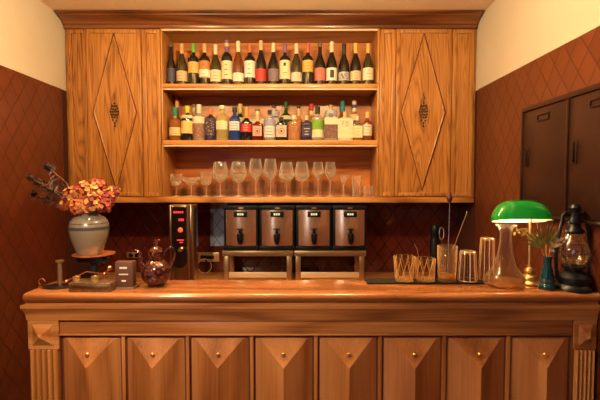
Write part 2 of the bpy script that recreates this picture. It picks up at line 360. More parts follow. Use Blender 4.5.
# ------------------------------------------------------------------ wall cabinets
zb_cab, zt_cab = Z_(197, YF), zb + 0.001
def diamond(mb, cx, cz, hw, hh, y0, y1, ins):
    """raised diamond with bevelled edge: outer outline at y0, inner at y1"""
    o = [(cx, cz + hh), (cx + hw, cz), (cx, cz - hh), (cx - hw, cz)]
    i = [(cx, cz + hh - ins * hh / hw), (cx + hw - ins, cz), (cx, cz - hh + ins * hh / hw), (cx - hw + ins, cz)]
    vo = [mb.bm.verts.new((x, y0, z)) for x, z in o]; vi = [mb.bm.verts.new((x, y1, z)) for x, z in i]
    for k in range(4): mb.bm.faces.new((vo[k], vo[(k+1) % 4], vi[(k+1) % 4], vi[k]))
    return vi
def cabinet(px0, px1, door0, door1, nar, side, lab, dlab):
    """px0..px1 outline, door0..door1 the door, nar = narrow fixed panels in pixels across"""
    x0, x1 = px0, px1
    t = thing('wall_cabinet', lab, 'cabinet', ((x0 + x1) / 2, YF + 0.15, zb_cab))
    MB().box(x0, x1, YF + 0.012, YIN + 0.04, zb_cab, zt_cab).build('carcass', OAK_V, t)
    for a, b in nar:
        f = MB(); z0, z1 = zb_cab + 0.004, zt_cab - 0.004
        f.box(a, a + 0.035, YF - 0.004, YF + 0.012, z0, z1, 0.002); f.box(b - 0.03, b, YF - 0.004, YF + 0.012, z0, z1, 0.002)
        f.box(a + 0.035, b - 0.03, YF - 0.004, YF + 0.012, z0, z0 + 0.03, 0.002); f.box(a + 0.035, b - 0.03, YF - 0.004, YF + 0.012, z1 - 0.03, z1, 0.002)
        f.box(a + 0.037, b - 0.032, YF + 0.008, YF + 0.012, z0 + 0.03, z1 - 0.03)
        f.build('side_panel', OAK_V, t)
    # door
    d0, d1 = door0, door1; z0, z1 = zb_cab + 0.006, zt_cab - 0.006
    st = 0.030
    f = MB(); y0, y1 = YF - 0.014, YF + 0.010
    f.box(d0, d0 + st, y0, y1, z0, z1, 0.003); f.box(d1 - st, d1, y0, y1, z0, z1, 0.003)
    f.box(d0 + st, d1 - st, y0, y1, z0, z0 + st, 0.003); f.box(d0 + st, d1 - st, y0, y1, z1 - st, z1, 0.003)
    door = f.build('door', OAK_V, t)
    cx = (d0 + d1) / 2; cz = Z_(112.5, YF); hw = (d1 - d0) / 2 - st - 0.016
    hh = min(z1 - st - cz, cz - z0 - st) - 0.012
    rv = MB()  # dark strips paint shade into the gaps round the door
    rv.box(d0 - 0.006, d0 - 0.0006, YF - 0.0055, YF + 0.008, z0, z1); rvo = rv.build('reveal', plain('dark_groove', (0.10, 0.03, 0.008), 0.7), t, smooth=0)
    rv = MB().box(d1 + 0.0006, d1 + 0.006, YF - 0.0055, YF + 0.008, z0, z1); rv.build('reveal', MC['dark_groove'], t, smooth=0)
    rv = MB().box(d0, d1, YF - 0.0055, YF + 0.006, z1 + 0.0005, z1 + 0.0058); rv.build('reveal', MC['dark_groove'], t, smooth=0)
    # field board behind, with the raised diamond and its window
    fb = MB(); fb.box(d0 + st, d1 - st, YF - 0.003, YF + 0.010, z0 + st, z1 - st)
    o1 = fb.build('door_field', OAK_V, t)
    dm = MB()
    vi = diamond(dm, cx, cz, hw, hh, YF - 0.0032, YF - 0.016, 0.012)
    iw, ih = 0.046, 0.155
    wo = [dm.bm.verts.new((cx, YF - 0.016, cz + ih)), dm.bm.verts.new((cx + iw, YF - 0.016, cz)), dm.bm.verts.new((cx, YF - 0.016, cz - ih)), dm.bm.verts.new((cx - iw, YF - 0.016, cz))]
    wi = [dm.bm.verts.new((v.co.x * 0.88 + cx * 0.12, YF - 0.0035, v.co.z * 0.88 + cz * 0.12)) for v in wo]
    for k in range(4):
        dm.bm.faces.new((vi[k], vi[(k+1) % 4], wo[(k+1) % 4], wo[k])); dm.bm.faces.new((wo[k], wo[(k+1) % 4], wi[(k+1) % 4], wi[k]))
    for (w_, h_, g_) in ((hw, hh, 0.007), (iw * .95, ih * .95, 0.005)):  # flat dark lines paint shade along the diamond edges
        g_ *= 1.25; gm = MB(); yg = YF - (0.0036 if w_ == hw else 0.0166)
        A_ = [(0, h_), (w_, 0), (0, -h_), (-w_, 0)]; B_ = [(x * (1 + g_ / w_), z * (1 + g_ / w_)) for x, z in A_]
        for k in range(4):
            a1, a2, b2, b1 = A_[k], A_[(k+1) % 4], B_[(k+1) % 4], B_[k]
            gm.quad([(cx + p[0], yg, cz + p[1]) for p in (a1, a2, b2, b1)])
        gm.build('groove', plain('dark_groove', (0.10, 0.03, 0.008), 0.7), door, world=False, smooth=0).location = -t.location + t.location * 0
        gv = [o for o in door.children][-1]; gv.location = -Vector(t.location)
    for (w_, h_, r_) in ((hw - 0.009, hh - 0.009 * hh / hw, 0.0062), (iw, ih, 0.0048)):
        dm.tube([(cx, YF - 0.015, cz + h_), (cx + w_, YF - 0.015, cz), (cx, YF - 0.015, cz - h_), (cx - w_, YF - 0.015, cz)], r_, 6, close=True)
    o2 = dm.build('diamond_panel', OAK_V, t, smooth=0)
    rc = MB(); rc.quad([v for v in ((cx, YF - 0.0036, cz + ih*0.86), (cx + iw*0.86, YF - 0.0036, cz), (cx, YF - 0.0036, cz - ih*0.86), (cx - iw*0.86, YF - 0.0036, cz))])
    rc.build('window_recess', plain('pale_oak', (0.45, 0.20, 0.055), 0.6), t, smooth=0)
    # carved bunch of grapes and leaves
    og = MB()
    rnd = random.Random(3)
    for row in range(9):
        zz = cz + 0.075 - row * 0.023; wr = [0.012, 0.024, 0.034, 0.036, 0.03, 0.023, 0.017, 0.010, 0.005][row]
        nb = max(1, int(wr / 0.007))
        for k in range(nb):
            xx = cx + (0 if nb == 1 else (-wr + 2 * wr * k / (nb - 1)) * 0.85)
            og.ball((xx, YF - 0.010, zz + rnd.uniform(-.003, .003)), 0.0085, 8, 6, (1, 0.8, 1.1))
    for s_ in (-1, 1):
        og.prism([(0, 0), (0.022, 0.014), (0.034, 0.0), (0.024, -0.012)], lambda p: (cx + s_ * p[0], YF - 0.014, cz + 0.05 + p[1]), lambda p: (cx + s_ * p[0], YF - 0.004, cz + 0.05 + p[1]))
    og.tube([(cx, YF - 0.008, cz + 0.07), (cx + 0.003, YF - 0.01, cz + 0.12)], 0.003)
    orn = og.build('carved_ornament', plain('bronze_carving', (0.09, 0.045, 0.02), 0.4, 0.5), t)
    orn['label'] = 'dark bronze carved bunch of grapes'
    for o in (o1, o2): o.parent = door; o.matrix_parent_inverse = Matrix()
    return t
m = lambda px: X_(px, YF, 112)
xl0, xl1 = XL + 0.006, m(161.5)
xr0, xr1 = m(379.0), XR - 0.006
cabinet(xl0, xl1, m(88.2), m(142.2), [(xl0 + 0.02, m(87.8)), (m(142.8), xl1 - 0.004)], -1,
        'oak wall cabinet left of the bottle shelves, diamond panel door, behind the flowers', '')
cabinet(xr0, xr1, m(395.6), m(450.6), [(xr0 + 0.004, m(395.0)), (m(451.2), xr1 - 0.02)], 1,
        'oak wall cabinet right of the bottle shelves, diamond panel door, above the mixing glass', '')

# ------------------------------------------------------------------ open shelf unit
su = thing('shelf_unit', 'open oak shelf unit with three lit compartments between the two cabinets', 'shelf', ((xl1 + xr0) / 2, YF + 0.15, zb_cab))
SX0, SX1 = xl1 + 0.003, xr0 - 0.003
ZTOPIN = Z_(30, YF)
MB().box(SX0, SX0 + 0.012, YF - 0.01, YIN + 0.012, zb_cab, zt_cab, 0.002).build('side_board', OAK_V, su)
MB().box(SX1 - 0.012, SX1, YF - 0.01, YIN + 0.012, zb_cab, zt_cab, 0.002).build('side_board', OAK_V, su)
MB().box(SX0 + 0.012, SX1 - 0.012, YIN, YIN + 0.012, zb_cab, zt_cab).build('back_board', OAK_BACK, su)
MB().box(SX0 + 0.012, SX1 - 0.012, YF - 0.008, YIN, ZTOPIN, zt_cab).build('top_board', OAK_H, su)
SH = []
for (ya, yb) in ((84, 89), (140.3, 145.5)):
    z1, z0 = Z_(ya, YF), Z_(yb, YF)
    MB().box(SX0 + 0.012, SX1 - 0.012, YF - 0.016, YIN, z0, z1, 0.006, 3).build('shelf_board', OAK_H, su)
    SH.append((z0, z1))
ALU = plain('pale_strip', (0.85, 0.68, 0.58), 0.35, 0.0)
for z in (ZTOPIN, SH[0][0], SH[1][0]):
    o = MB().box(SX0 + 0.014, SX1 - 0.014, YF - 0.014, YF + 0.008, z - 0.0085, z - 0.0002, 0.001).build('edge_strip', ALU, su)
    o['label'] = 'pale strip under the shelf edge'
# long bottom board under cabinets and shelves
z1b, z0b = Z_(197.2, YF - 0.02), Z_(202.6, YF - 0.02)
bb = MB().box(XL + 0.13, XR - 0.014, YF - 0.022, YBK - 0.002, z0b, zb_cab - 0.001, 0.004, 2).build('bottom_board', OAK_H)
tag(bb, 'long pale oak board running under the cabinets and the glass shelf', 'shelf board')
ZG = zb_cab + 0.001     # glasses stand here
MB().box(SX0 + 0.012, SX1 - 0.012, YF - 0.004, YIN, zb_cab, zb_cab + 0.0008).build('shelf_board', OAK_H, su)

# ------------------------------------------------------------------ wall mounted lockers on the right wall
XK = 1.385
LKM = plain('brown_locker_metal', (0.050, 0.020, 0.014), 0.32, 0.35, noise=0.15, nscale=5)
ztl, zbl = 2.116, 1.470
lk = thing('wall_locker', 'brown metal two door locker cabinet hung on the red tiled right wall', 'locker', (1.40, 2.07, zbl))
yl1, ysp, yl0 = 2.495, 2.075, 1.655
MB().box(XK + 0.012, XR - 0.0125, yl0, yl1, zbl, ztl, 0.003).build('body', LKM, lk)
fr = MB()
fr.box(XK - 0.012, XK + 0.012, yl0 - .01, yl1 + 0.008, ztl - 0.022, ztl + 0.006, 0.003)
fr.box(XK - 0.012, XK + 0.012, yl0 - .01, yl1 + 0.008, zbl - 0.006, zbl + 0.012, 0.003)
for y in (yl1 - 0.006, ysp - 0.007, yl0 - 0.01): fr.box(XK - 0.012, XK + 0.012, y, y + 0.014, zbl + 0.012, ztl - 0.022, 0.002)
fr.build('frame', LKM, lk)
for (a, b) in ((ysp + 0.010, yl1 - 0.009), (yl0 + 0.007, ysp - 0.010)):
    d = MB().box(XK - 0.004, XK + 0.011, a, b, zbl + 0.015, ztl - 0.026, 0.002).build('door', LKM, lk)
    c = (a + b) / 2
    h = MB()
    h.box(XK - 0.012, XK - 0.004, c - 0.055, c + 0.055, ztl - 0.10, ztl - 0.093, 0.001); h.box(XK - 0.012, XK - 0.004, c - 0.055, c + 0.055, ztl - 0.068, ztl - 0.061, 0.001)
    h.box(XK - 0.012, XK - 0.004, c - 0.055, c - 0.049, ztl - 0.094, ztl - 0.066, 0.001); h.box(XK - 0.012, XK - 0.004, c + 0.049, c + 0.055, ztl - 0.094, ztl - 0.066, 0.001)
    o = h.build('card_holder', LKM, lk); o.parent = d
    h = MB().box(XK - 0.010, XK - 0.0045, b - 0.065, b - 0.035, ztl - 0.36, ztl - 0.24, 0.002).box(XK - 0.022, XK - 0.010, b - 0.055, b - 0.045, ztl - 0.35, ztl - 0.25, 0.003)
    o = h.build('handle', plain('dark_handle', (0.06, 0.03, 0.022), 0.4, 0.6), lk); o.parent = d

# ------------------------------------------------------------------ bar counter
YB = 1.865                       # face of pilasters
YPF = 1.880                      # face of the frame
zt_bar, zt_bot = Z_(294, 1.84), Z_(303, 1.84)
ZT = zt_bar
YTB = 2.11
def topprof():
    h = zt_bar - zt_bot; r = h / 2; pts = [(YTB, zt_bot), ]
    pts += [(1.84 + r - r * math.cos(a), zt_bot + r - r * math.sin(a) if False else zt_bot + r + r * math.sin(a)) for a in [(-PI/2) + PI * k / 10 for k in range(11)]]
    pts.append((YTB, zt_bar)); return pts
xt0, xt1 = X_(21.5, 1.84, 298), 1.406
top = MB().prism([(YTB, zt_bot)] + [(1.84 + 0.021 - 0.021 * math.cos(a), (zt_bar + zt_bot) / 2 + (zt_bar - zt_bot) / 2 * math.sin(a)) for a in [-PI/2 + PI * k / 12 for k in range(13)]] + [(YTB, zt_bar)],
                 lambda p: (xt0, p[0], p[1]), lambda p: (xt1, p[0], p[1])).build('bar_worktop', TOP_W)
bmx = top.modifiers.new('soft', 'BEVEL'); bmx.width = 0.006; bmx.segments = 2; bmx.limit_method = 'ANGLE'; bmx.angle_limit = 1.2
tag(top, 'long polished reddish brown wooden worktop of the bar', 'worktop')

pxw = lambda px: X_(px, YB, 350)
bx0, bx1 = pxw(28.5), 1.404
zm = Z_(320, YB)
bar = thing('bar_counter', 'wooden bar front with eight raised pyramid panels and two fluted pilasters', 'counter', ((bx0 + bx1) / 2, 1.95, 0))
MB().box(bx0 + 0.006, bx1 - 0.004, YPF + 0.03, YTB - 0.02, 0.0, zt_bot - 0.001).build('carcass', BAR_V, bar)
# cove moulding under the worktop
hm = zt_bot - zm
mp_ = [(YPF + 0.03, zm), (YB - 0.004, zm), (YB - 0.005, zm + hm*0.05), (YB - 0.006, zm + hm*0.3), (YB - 0.010, zm + hm*0.48), (YB - 0.016, zm + hm*0.60), (YB - 0.016, zm + hm*0.64), (YB - 0.020, zm + hm*0.66), (YB - 0.020, zm + hm*0.86), (YB - 0.006, zm + hm*0.88), (YB - 0.006, zt_bot - 0.001), (YPF + 0.03, zt_bot - 0.001)]
MB().prism(mp_, lambda p: (bx0 - (YB - p[0]) * 1.0 if p[0] < YB else bx0, p[0], p[1]), lambda p: (bx1, p[0], p[1])).build('moulding', BAR_H, bar)
# frieze rail and bead
zf = Z_(333.2, YPF)
px2 = lambda px: X_(px, YPF, 360)
fx0, fx1 = px2(61), px2(570.5)
MB().box(fx0, fx1, YPF - 0.006, YPF + 0.03, zf, zm, 0.001).build('frieze_rail', BAR_H, bar)
zbead = Z_(335, YPF)
MB().box(fx0, fx1, YPF - 0.012, YPF + 0.03, zbead, zf - 0.0005, 0.003).build('bead', BAR_H, bar)
# flat stiles behind the doors
zdt = Z_(337.6, YPF); zdb = 0.16
MB().box(fx0, fx1, YPF + 0.008, YPF + 0.03, 0.12, zbead - 0.0005).build('face_frame', plain('dark_cherry', (0.16, 0.05, 0.025), 0.5), bar)
MB().box(bx0, bx1, YPF - 0.008, YPF + 0.03, 0.0, 0.119, 0.003).build('plinth', BAR_H, bar)
for i in range(8):
    c = 91.3 + 64.05 * i
    cx = px2(c + 0.5); hw = 29.0 * YPF / F
    st = MB()
    ex = px2(c + 32.5)
    if i < 7: st.box(ex - 0.0085, ex + 0.0085, YPF - 0.004, YPF + 0.012, 0.12, zbead - 0.001, 0.002)
    else: st.box(ex - 0.006, ex + 0.004, YPF - 0.004, YPF + 0.012, 0.12, zbead - 0.001, 0.002)
    st.build('stile', BAR_V, bar)
    d = MB(); a, b = cx - hw, cx + hw
    e = 0.025
    yo, yi = YPF + 0.006, YPF - 0.003
    out = [(a, zdb), (b, zdb), (b, zdt), (a, zdt)]
    inn = [(a + e, zdb + e), (b - e, zdb + e), (b - e, zdt - 0.006), (a + e, zdt - 0.006)]
    vb = [d.bm.verts.new((x, YPF + 0.012, z)) for x, z in out]
    vo = [d.bm.verts.new((x, yo, z)) for x, z in out]; vi = [d.bm.verts.new((x, yi, z)) for x, z in inn]
    drop = 0.120; ya = yi - 0.052
    at_ = d.bm.verts.new((cx, ya, zdt - 0.006 - drop)); ab = d.bm.verts.new((cx, ya, zdb + e + drop))
    for k in range(4):
        d.bm.faces.new((vb[k], vb[(k+1) % 4], vo[(k+1) % 4], vo[k])); d.bm.faces.new((vo[k], vo[(k+1) % 4], vi[(k+1) % 4], vi[k]))
    d.bm.faces.new((vi[2], vi[3], at_)); d.bm.faces.new((vi[0], vi[1], ab))
    d.bm.faces.new((vi[1], vi[2], at_, ab)); d.bm.faces.new((vi[3], vi[0], ab, at_))
    dp = d.build('pyramid_panel', BAR_V, bar, smooth=0)
    kz = Z_(353, YPF - 0.02); ky = yi - 0.052 * (zdt - 0.006 - kz) / drop
    kn = MB().lathe([(0, -0.002), (0.0045, -0.002), (0.004, 0.005), (0.0075, 0.007), (0.0088, 0.011), (0.0065, 0.015), (0, 0.0165)], 16, mat=Matrix.Rotation(PI/2, 4, 'X'), c=(px2(c), ky, kz))
    o = kn.build('knob', BRASS, bar); o.parent = dp
# pilasters
for (a, b) in ((bx0, bx0 + 0.146), (fx1 + 0.001, bx1)):
    zk = Z_(349.5, YB)
    pl = MB()
    pl.box(a, b, YB + 0.006, YPF + 0.03, 0.12, zm - 0.0005)
    pil = pl.build('pilaster', plain('pilaster_ground', (0.20, 0.065, 0.025), 0.5), bar)  # ground coloured dark for the shade between the reeds
    k = MB().box(a, b, YB - 0.003, YB + 0.006, zk, zm - 0.001, 0.003)
    q0, q1, r0, r1 = a + 0.022, b - 0.022, zk + 0.02, zm - 0.020
    vs = [k.bm.verts.new(p) for p in ((q0, YB - 0.0032, r0), (q1, YB - 0.0032, r0), (q1, YB - 0.0032, r1), (q0, YB - 0.0032, r1))]
    ap = k.bm.verts.new(((q0 + q1) / 2, YB - 0.036, (r0 + r1) / 2))
    for j in range(4): k.bm.faces.new((vs[j], vs[(j+1) % 4], ap))
    o = k.build('pyramid_block', BAR_H, bar, smooth=0); o.parent = pil
    n = 5; wd = (b - a - 0.012) / n
    for j in range(n):
        rx = a + 0.006 + wd * (j + 0.5)
        r = MB(); pts = [(rx + wd * 0.37 * math.cos(t), YB + 0.006 - 0.019 * math.sin(t)) for t in [PI * q / 8 for q in range(9)]]
        r.prism(pts, lambda p: (p[0], p[1], 0.12), lambda p: (p[0], p[1], zk - 0.001))
        o = r.build('reed', wood('reed_wood', (0.42, 0.16, 0.045), (0.58, 0.25, 0.075), (0.70, 0.34, 0.11), 'Z', rings=2, ringmix=0.2, rough=0.28), bar); o.parent = pil

# ------------------------------------------------------------------ back counter behind the bar
ZBC = 0.853
bc = thing('back_counter', 'low wooden counter against the wall, seen just above the bar top', 'counter', (0, 3.3, 0))
MB().box(XL + 0.1, XR - 0.1, 3.02, YBK - 0.002, ZBC - 0.03, ZBC, 0.003).build('counter_top', BAR_H, bc)
MB().box(XL + 0.12, XR - 0.12, 3.06, YBK - 0.01, 0.0, ZBC - 0.031).build('base_unit', BAR_V, bc)

# ================================================================== bottles
GL = {}
def bglass(name, c, rough=0.06, trans=0.0):
    return plain(name, c, rough, 0.0, trans, coat=0.6)
DK = bglass('dark_wine_glass', (0.010, 0.008, 0.006))
GR = bglass('olive_wine_glass', (0.035, 0.028, 0.008))
BR = bglass('amber_wine_glass', (0.13, 0.035, 0.010))
def paper(c):
    c = tuple(x * 0.86 for x in c)
    return plain('paper_%02d_%02d_%02d' % tuple(int(x * 99) for x in c), c, 0.6)
INK = plain('ink', (0.12, 0.09, 0.07), 0.6)
def lines(mb, r, z0, z1, rnd, n=3, span=38):
    for k in range(n):
        z = z1 - (z1 - z0) * (k + 0.8) / (n + 0.6); w_ = rnd.uniform(0.45, 1.0) * span
        mb.band(r + 0.0007, z - (z1 - z0) * 0.022, z + (z1 - z0) * 0.022, -w_ / 1.6, w_ / 1.6, 6)
def wine(px, ytop, kind, cap, caplen, lab, ly0, ly1, glass, label, extra=None, neck=None, w=1.0, capname='capsule'):
    Y = 3.345; Zs = SH[0][1]; x = X_(px, Y, 65)
    H_ = Z_(ytop, Y) - Zs; R = 0.0455 * w
    t = thing('wine_bottle', label, 'bottle', (x, Y, Zs + 0.0005), 'wine bottles on the top shelf')
    rn = 0.0155
    zc = H_ - 0.085 * (H_ / 0.31)
    if kind == 'bord': pr = [(0, 0), (R - 0.004, 0), (R, 0.004), (R, H_*0.60), (R*0.97, H_*0.64), (R*0.80, H_*0.685), (R*0.50, H_*0.715), (rn, H_*0.745), (rn*0.95, H_*0.95)]
    else: pr = [(0, 0), (R - 0.004, 0), (R, 0.004), (R, H_*0.44), (R*0.95, H_*0.50), (R*0.80, H_*0.58), (R*0.58, H_*0.66), (rn*1.12, H_*0.74), (rn, H_*0.80), (rn*0.95, H_*0.95)]
    pr += [(rn, H_*0.952), (rn, H_*0.985), (rn*0.8, H_), (0, H_)]
    MB().lathe(pr, 24).build('glass_body', glass, t, world=False)
    # capsule
    cl = caplen / 38.0 * H_
    rr = rn + 0.0012
    zt2 = H_ + 0.001
    o = MB().lathe([(rr, H_ - cl), (rr, H_*0.95), (rr + 0.0012, H_*0.955), (rr + 0.001, H_*0.985), (rr*0.85, zt2), (0, zt2 + 0.0005)], 20).build(capname, paper(cap) if not isinstance(cap, bpy.types.Material) else cap, t, world=False)
    zz = lambda y: Z_(y, Y) - Zs - 0.0005
    z0, z1 = max(0.004, zz(ly1)), zz(ly0)
    lb = MB().band(R, z0, z1, -82, 82, 16).build('label', paper(lab), t, world=False)
    rnd = random.Random(int(px * 10))
    ink = MB()
    if extra == 'emblem':
        ink.band(R + 0.0007, z0 + (z1-z0)*0.68, z0 + (z1-z0)*0.86, -13, 13, 8); ink.band(R + 0.0007, z0 + (z1-z0)*0.3, z0 + (z1-z0)*0.33, -22, 22, 6); ink.band(R + 0.0007, z0 + (z1-z0)*0.2, z0 + (z1-z0)*0.22, -15, 15, 6)
    elif extra == 'portrait':
        ink.band(R + 0.0007, z0 + (z1-z0)*0.2, z0 + (z1-z0)*0.82, -20, 20, 8)
    elif extra == 'block':
        for k in range(14):
            a = rnd.uniform(-55, 50); zc_ = rnd.uniform(z0, z1 - 0.012)
            ink.band(R + 0.0007, zc_, zc_ + rnd.uniform(0.004, 0.012), a, a + rnd.uniform(6, 18), 3)
    else: lines(ink, R, z0, z1, rnd, 3)
    if extra in ('emblem', 'portrait'): o = ink.build('label_print', plain('dark_ink', (0.03, 0.025, 0.03), 0.6), t, world=False)
    else: o = ink.build('label_print', INK if extra != 'block' else paper((0.02, 0.05, 0.15)), t, world=False); o.parent = lb
    if neck:
        a, b, c = neck
        MB().band(0.0, 0, 0.001, -1, 1, 1) if False else None
        zn0, zn1 = zz(b), zz(a)
        rr_ = R * 0.72 if kind != 'bord' else R * 0.8
        MB().lathe([(rr_*0.98, zn0), (rr_*0.72, (zn0 + zn1) / 2 + .004), (rn*1.25, zn1)], 20, closed_ends=False).build('neck_label', paper(c), t, world=False)
    return t
G_ = (0.75, 0.50, 0.13)
CREAM = (0.72, 0.62, 0.44); WHITE = (0.78, 0.74, 0.66)
t = wine(171.3, 44, 'burg', (0.10, 0.09, 0.09), 3, (0.07, 0.06, 0.10), 69, 82.3, DK, 'slim dark wine bottle with mottled blue and orange label, leftmost on the top shelf', 'block', w=0.76)
t = wine(182, 44, 'burg', (0.62, 0.36, 0.15), 10, (0.62, 0.45, 0.26), 72, 82, GR, 'wine bottle with tan capsule and plain tan label, second from left on top shelf')
t = wine(193.6, 44, 'bord', (0.12, 0.42, 0.06), 8, (0.62, 0.42, 0.12), 63, 74, DK, 'wine bottle with green capsule and high golden yellow label', 'lines')
t = wine(204.7, 44, 'bord', (0.62, 0.38, 0.18), 8, (0.55, 0.20, 0.06), 62, 79, DK, 'wine bottle with copper orange label crossed by a white band')
ch = [c for c in t.children if c.name.startswith('label')][0]
zq = lambda y: Z_(y, 3.345) - SH[0][1]
o = MB().band(0.0455 + 0.0008, zq(78), zq(70.5), -82, 82, 14).build('label_band', paper(WHITE), t, world=False); o.parent = ch
t = wine(215.7, 45, 'burg', CREAM, 9.5, CREAM, 71, 82.5, GR, 'wine bottle with cream capsule and wide cream label, fifth from left on top shelf')
t = wine(227, 40.5, 'bord', (0.20, 0.10, 0.32), 10, (0.74, 0.64, 0.42), 62, 80, DK, 'tall wine bottle with purple capsule, gold tip and long pale yellow label')
MB().lathe([(0.0188, 0.325), (0.0188, 0.352), (0.012, 0.3545), (0, 0.3548)], 16).build('gold_tip', paper((0.8, 0.5, 0.15)), t, world=False)
t = wine(238.3, 41.5, 'burg', (0.78, 0.70, 0.55), 13, WHITE, 74, 82.3, BR, 'amber glass wine bottle with long white capsule and low white label')
t = wine(249.8, 44, 'bord', (0.55, 0.14, 0.07), 8, WHITE, 62, 78.5, DK, 'wine bottle with red capsule and tall white label with dark print', 'lines')
t = wine(261, 41, 'burg', (0.72, 0.42, 0.25), 8, (0.50, 0.035, 0.03), 70, 82, DK, 'tall wine bottle with bright red label')
t = wine(273.4, 43.5, 'burg', CREAM, 8, (0.20, 0.14, 0.18), 70, 82, DK, 'wine bottle with cream capsule and dark purplish grey label')
t = wine(285, 44, 'bord', (0.22, 0.11, 0.26), 8, (0.76, 0.66, 0.44), 61.5, 80, DK, 'wine bottle with purple capsule and cream label with round dark emblem', 'emblem')
t = wine(296.5, 44, 'burg', (0.72, 0.63, 0.42), 9, (0.62, 0.56, 0.48), 73.5, 82.3, GR, 'wine bottle with pale capsule, white shoulder label and low grey white label', 'lines', neck=(57.5, 62, (0.8, 0.75, 0.62)))
t = wine(307.8, 43.5, 'bord', (0.58, 0.12, 0.07), 8.5, (0.70, 0.42, 0.09), 61.5, 73, DK, 'wine bottle with red capsule and orange yellow label', 'lines')
t = wine(320, 43, 'burg', (0.16, 0.10, 0.06), 4, (0.52, 0.16, 0.12), 69, 81.5, DK, 'dark wine bottle with pinkish red label', 'lines')
t = wine(331.7, 42, 'burg', (0.75, 0.66, 0.48), 10.5, WHITE, 69, 81.5, DK, 'wine bottle with white label framing a dark oval picture', 'portrait')
t = wine(344, 44, 'burg', (0.02, 0.02, 0.025), 12, (0.45, 0.42, 0.42), 73, 81.5, DK, 'wine bottle with black capsule and mottled blue and white label', 'block')
t = wine(355.6, 43.5, 'burg', G_, 12.5, (0.66, 0.52, 0.34), 72, 81.5, DK, 'wine bottle with long gold capsule and small cream label with two lines', 'lines')
t = wine(368, 44, 'burg', (0.72, 0.46, 0.14), 8.5, (0.74, 0.67, 0.52), 69, 81, GR, 'wine bottle with short gold capsule and rounded white label, rightmost on top shelf', 'lines')

# spirits ---------------------------------------------------------------
def spirit(px, w, ytop, ysh, body, capc, caph, labs, label, p=2.0, Y=3.345, neckw=4.0, cw=None, prints=None, glass=None, stub=None):
    """ysh: pixel row of the shoulder; caph: cap height in px; labs: [(row0,row1,colour,widthfactor)]"""
    Zs = SH[1][1]; x = X_(px, Y, 125)
    zz = lambda y: Z_(y, Y) - Zs - 0.0005
    H_, hs = zz(ytop), zz(ysh); R = w * 0.54 * Y / F; rn = neckw / 2 * Y / F * 0.8
    t = thing('spirit_bottle', label, 'bottle', (x, Y, Zs + 0.0005), 'spirit bottles on the middle shelf')
    bx = [(0, 0, p), (R * 0.93, 0, p), (R, 0.006, p), (R, hs * 0.86, p), (R * 0.96, hs * 0.95, p), (R * 0.75, hs, p), ((rn + R * 0.3) / 1.3, hs + (H_ - hs) * 0.12, 2.2), (rn, hs + (H_ - hs) * 0.28, 2), (rn, H_ * 0.96, 2), (0, H_ * 0.96, 2)]
    MB().lathe(bx, 32 if p > 2 else 24, sy=0.8 if p > 2 else 1.0).build('glass_body', body, t, world=False)
    ch_ = caph * Y / F; cr_ = (cw / 2 * Y / F) if cw else rn * 1.25
    MB().lathe([(0, H_ - ch_), (cr_, H_ - ch_), (cr_ * 1.02, H_ - ch_ * 0.5), (cr_, H_ - 0.002), (cr_ * 0.8, H_), (0, H_)], 16).build('cap', paper(capc), t, world=False)
    first = None
    for (a, b, c, f_) in labs:
        z0, z1 = max(0.003, zz(b)), zz(a)
        if z0 > hs * 1.0:    # on the neck
            o = MB().lathe([(rn * 1.12, z0), (rn * 1.15, (z0 + z1) / 2), (rn * 1.08, z1)], 18, closed_ends=False).build('neck_label', paper(c), t, world=False)
            continue
        if p > 2.01:
            yy = -R * 0.8
            o = MB().box(-R * f_, R * f_, yy - 0.0012, yy + 0.0006, z0, z1).build('label', paper(c), t, world=False)
        else:
            o = MB().band(R + 0.0004, z0, z1, -85 * f_, 85 * f_, 14).build('label', paper(c), t, world=False)
        if first is None: first = (o, z0, z1, yy if p > 2.01 else None, f_)
    if prints and first:
        o, z0, z1, yy, f_ = first; rnd = random.Random(int(px * 7)); ink = MB(); h = z1 - z0
        kind, col = prints
        if kind == 'lines':
            for k in range(3):
                zc = z1 - h * (k + 0.8) / 3.6; ww = rnd.uniform(0.4, 0.9)
                if yy is None: ink.band(R + 0.0012, zc - h*0.028, zc + h*0.028, -40 * ww, 40 * ww, 6)
                else: ink.box(-R * f_ * 0.7 * ww, R * f_ * 0.7 * ww, yy - 0.0020, yy - 0.0012, zc - h*0.028, zc + h*0.028)
        elif kind == 'ring':
            mt = Matrix.Rotation(PI/2, 4, 'X')
            rr = min(h * 0.36, R * 0.45)
            ink.tube([(rr * math.cos(q*PI/8), (yy if yy is not None else -R) - 0.0016, (z0+z1)/2 + rr * math.sin(q*PI/8)) for q in range(16)], 0.0017, 6, close=True)
            ink.box(-rr*0.35, rr*0.35, (yy if yy is not None else -R) - 0.0022, (yy if yy is not None else -R) - 0.0010, (z0+z1)/2 - rr*0.4, (z0+z1)/2 + rr*0.4)
        elif kind == 'dots':
            for k in range(26):
                a = rnd.uniform(-0.8, 0.8); zc = rnd.uniform(z0 + .003, z1 - .005)
                if yy is None: ink.band(R + 0.0012, zc, zc + 0.006, a * 60, a * 60 + rnd.uniform(5, 10), 2)
                else: ink.ball((a * R * f_, yy - 0.0014, zc), 0.0042, 6, 4, (1, 0.35, 1))
        elif kind == 'brush':   # brush-written characters
            for (x0, za, x1, zb_) in ((-.5, .85, -.1, .8), (-.3, .8, -.45, .3), (-.45, .5, -.15, .55), (.05, .9, .1, .2), (.1, .6, .4, .8), (.15, .35, .45, .2), (.3, .7, .5, .4)):
                ink.tube([(x0 * R, yy - 0.0016, z0 + h*za), (x1 * R, yy - 0.0016, z0 + h*zb_)], 0.0016, 5)
        q = ink.build('label_print', paper(col), t, world=False); q.parent = o
    return t
def lq(name, c, rough=0.05): # tinted glass full of liquor
    return plain(name, c, rough, 0, 0.75, 1.2, coat=0.5)
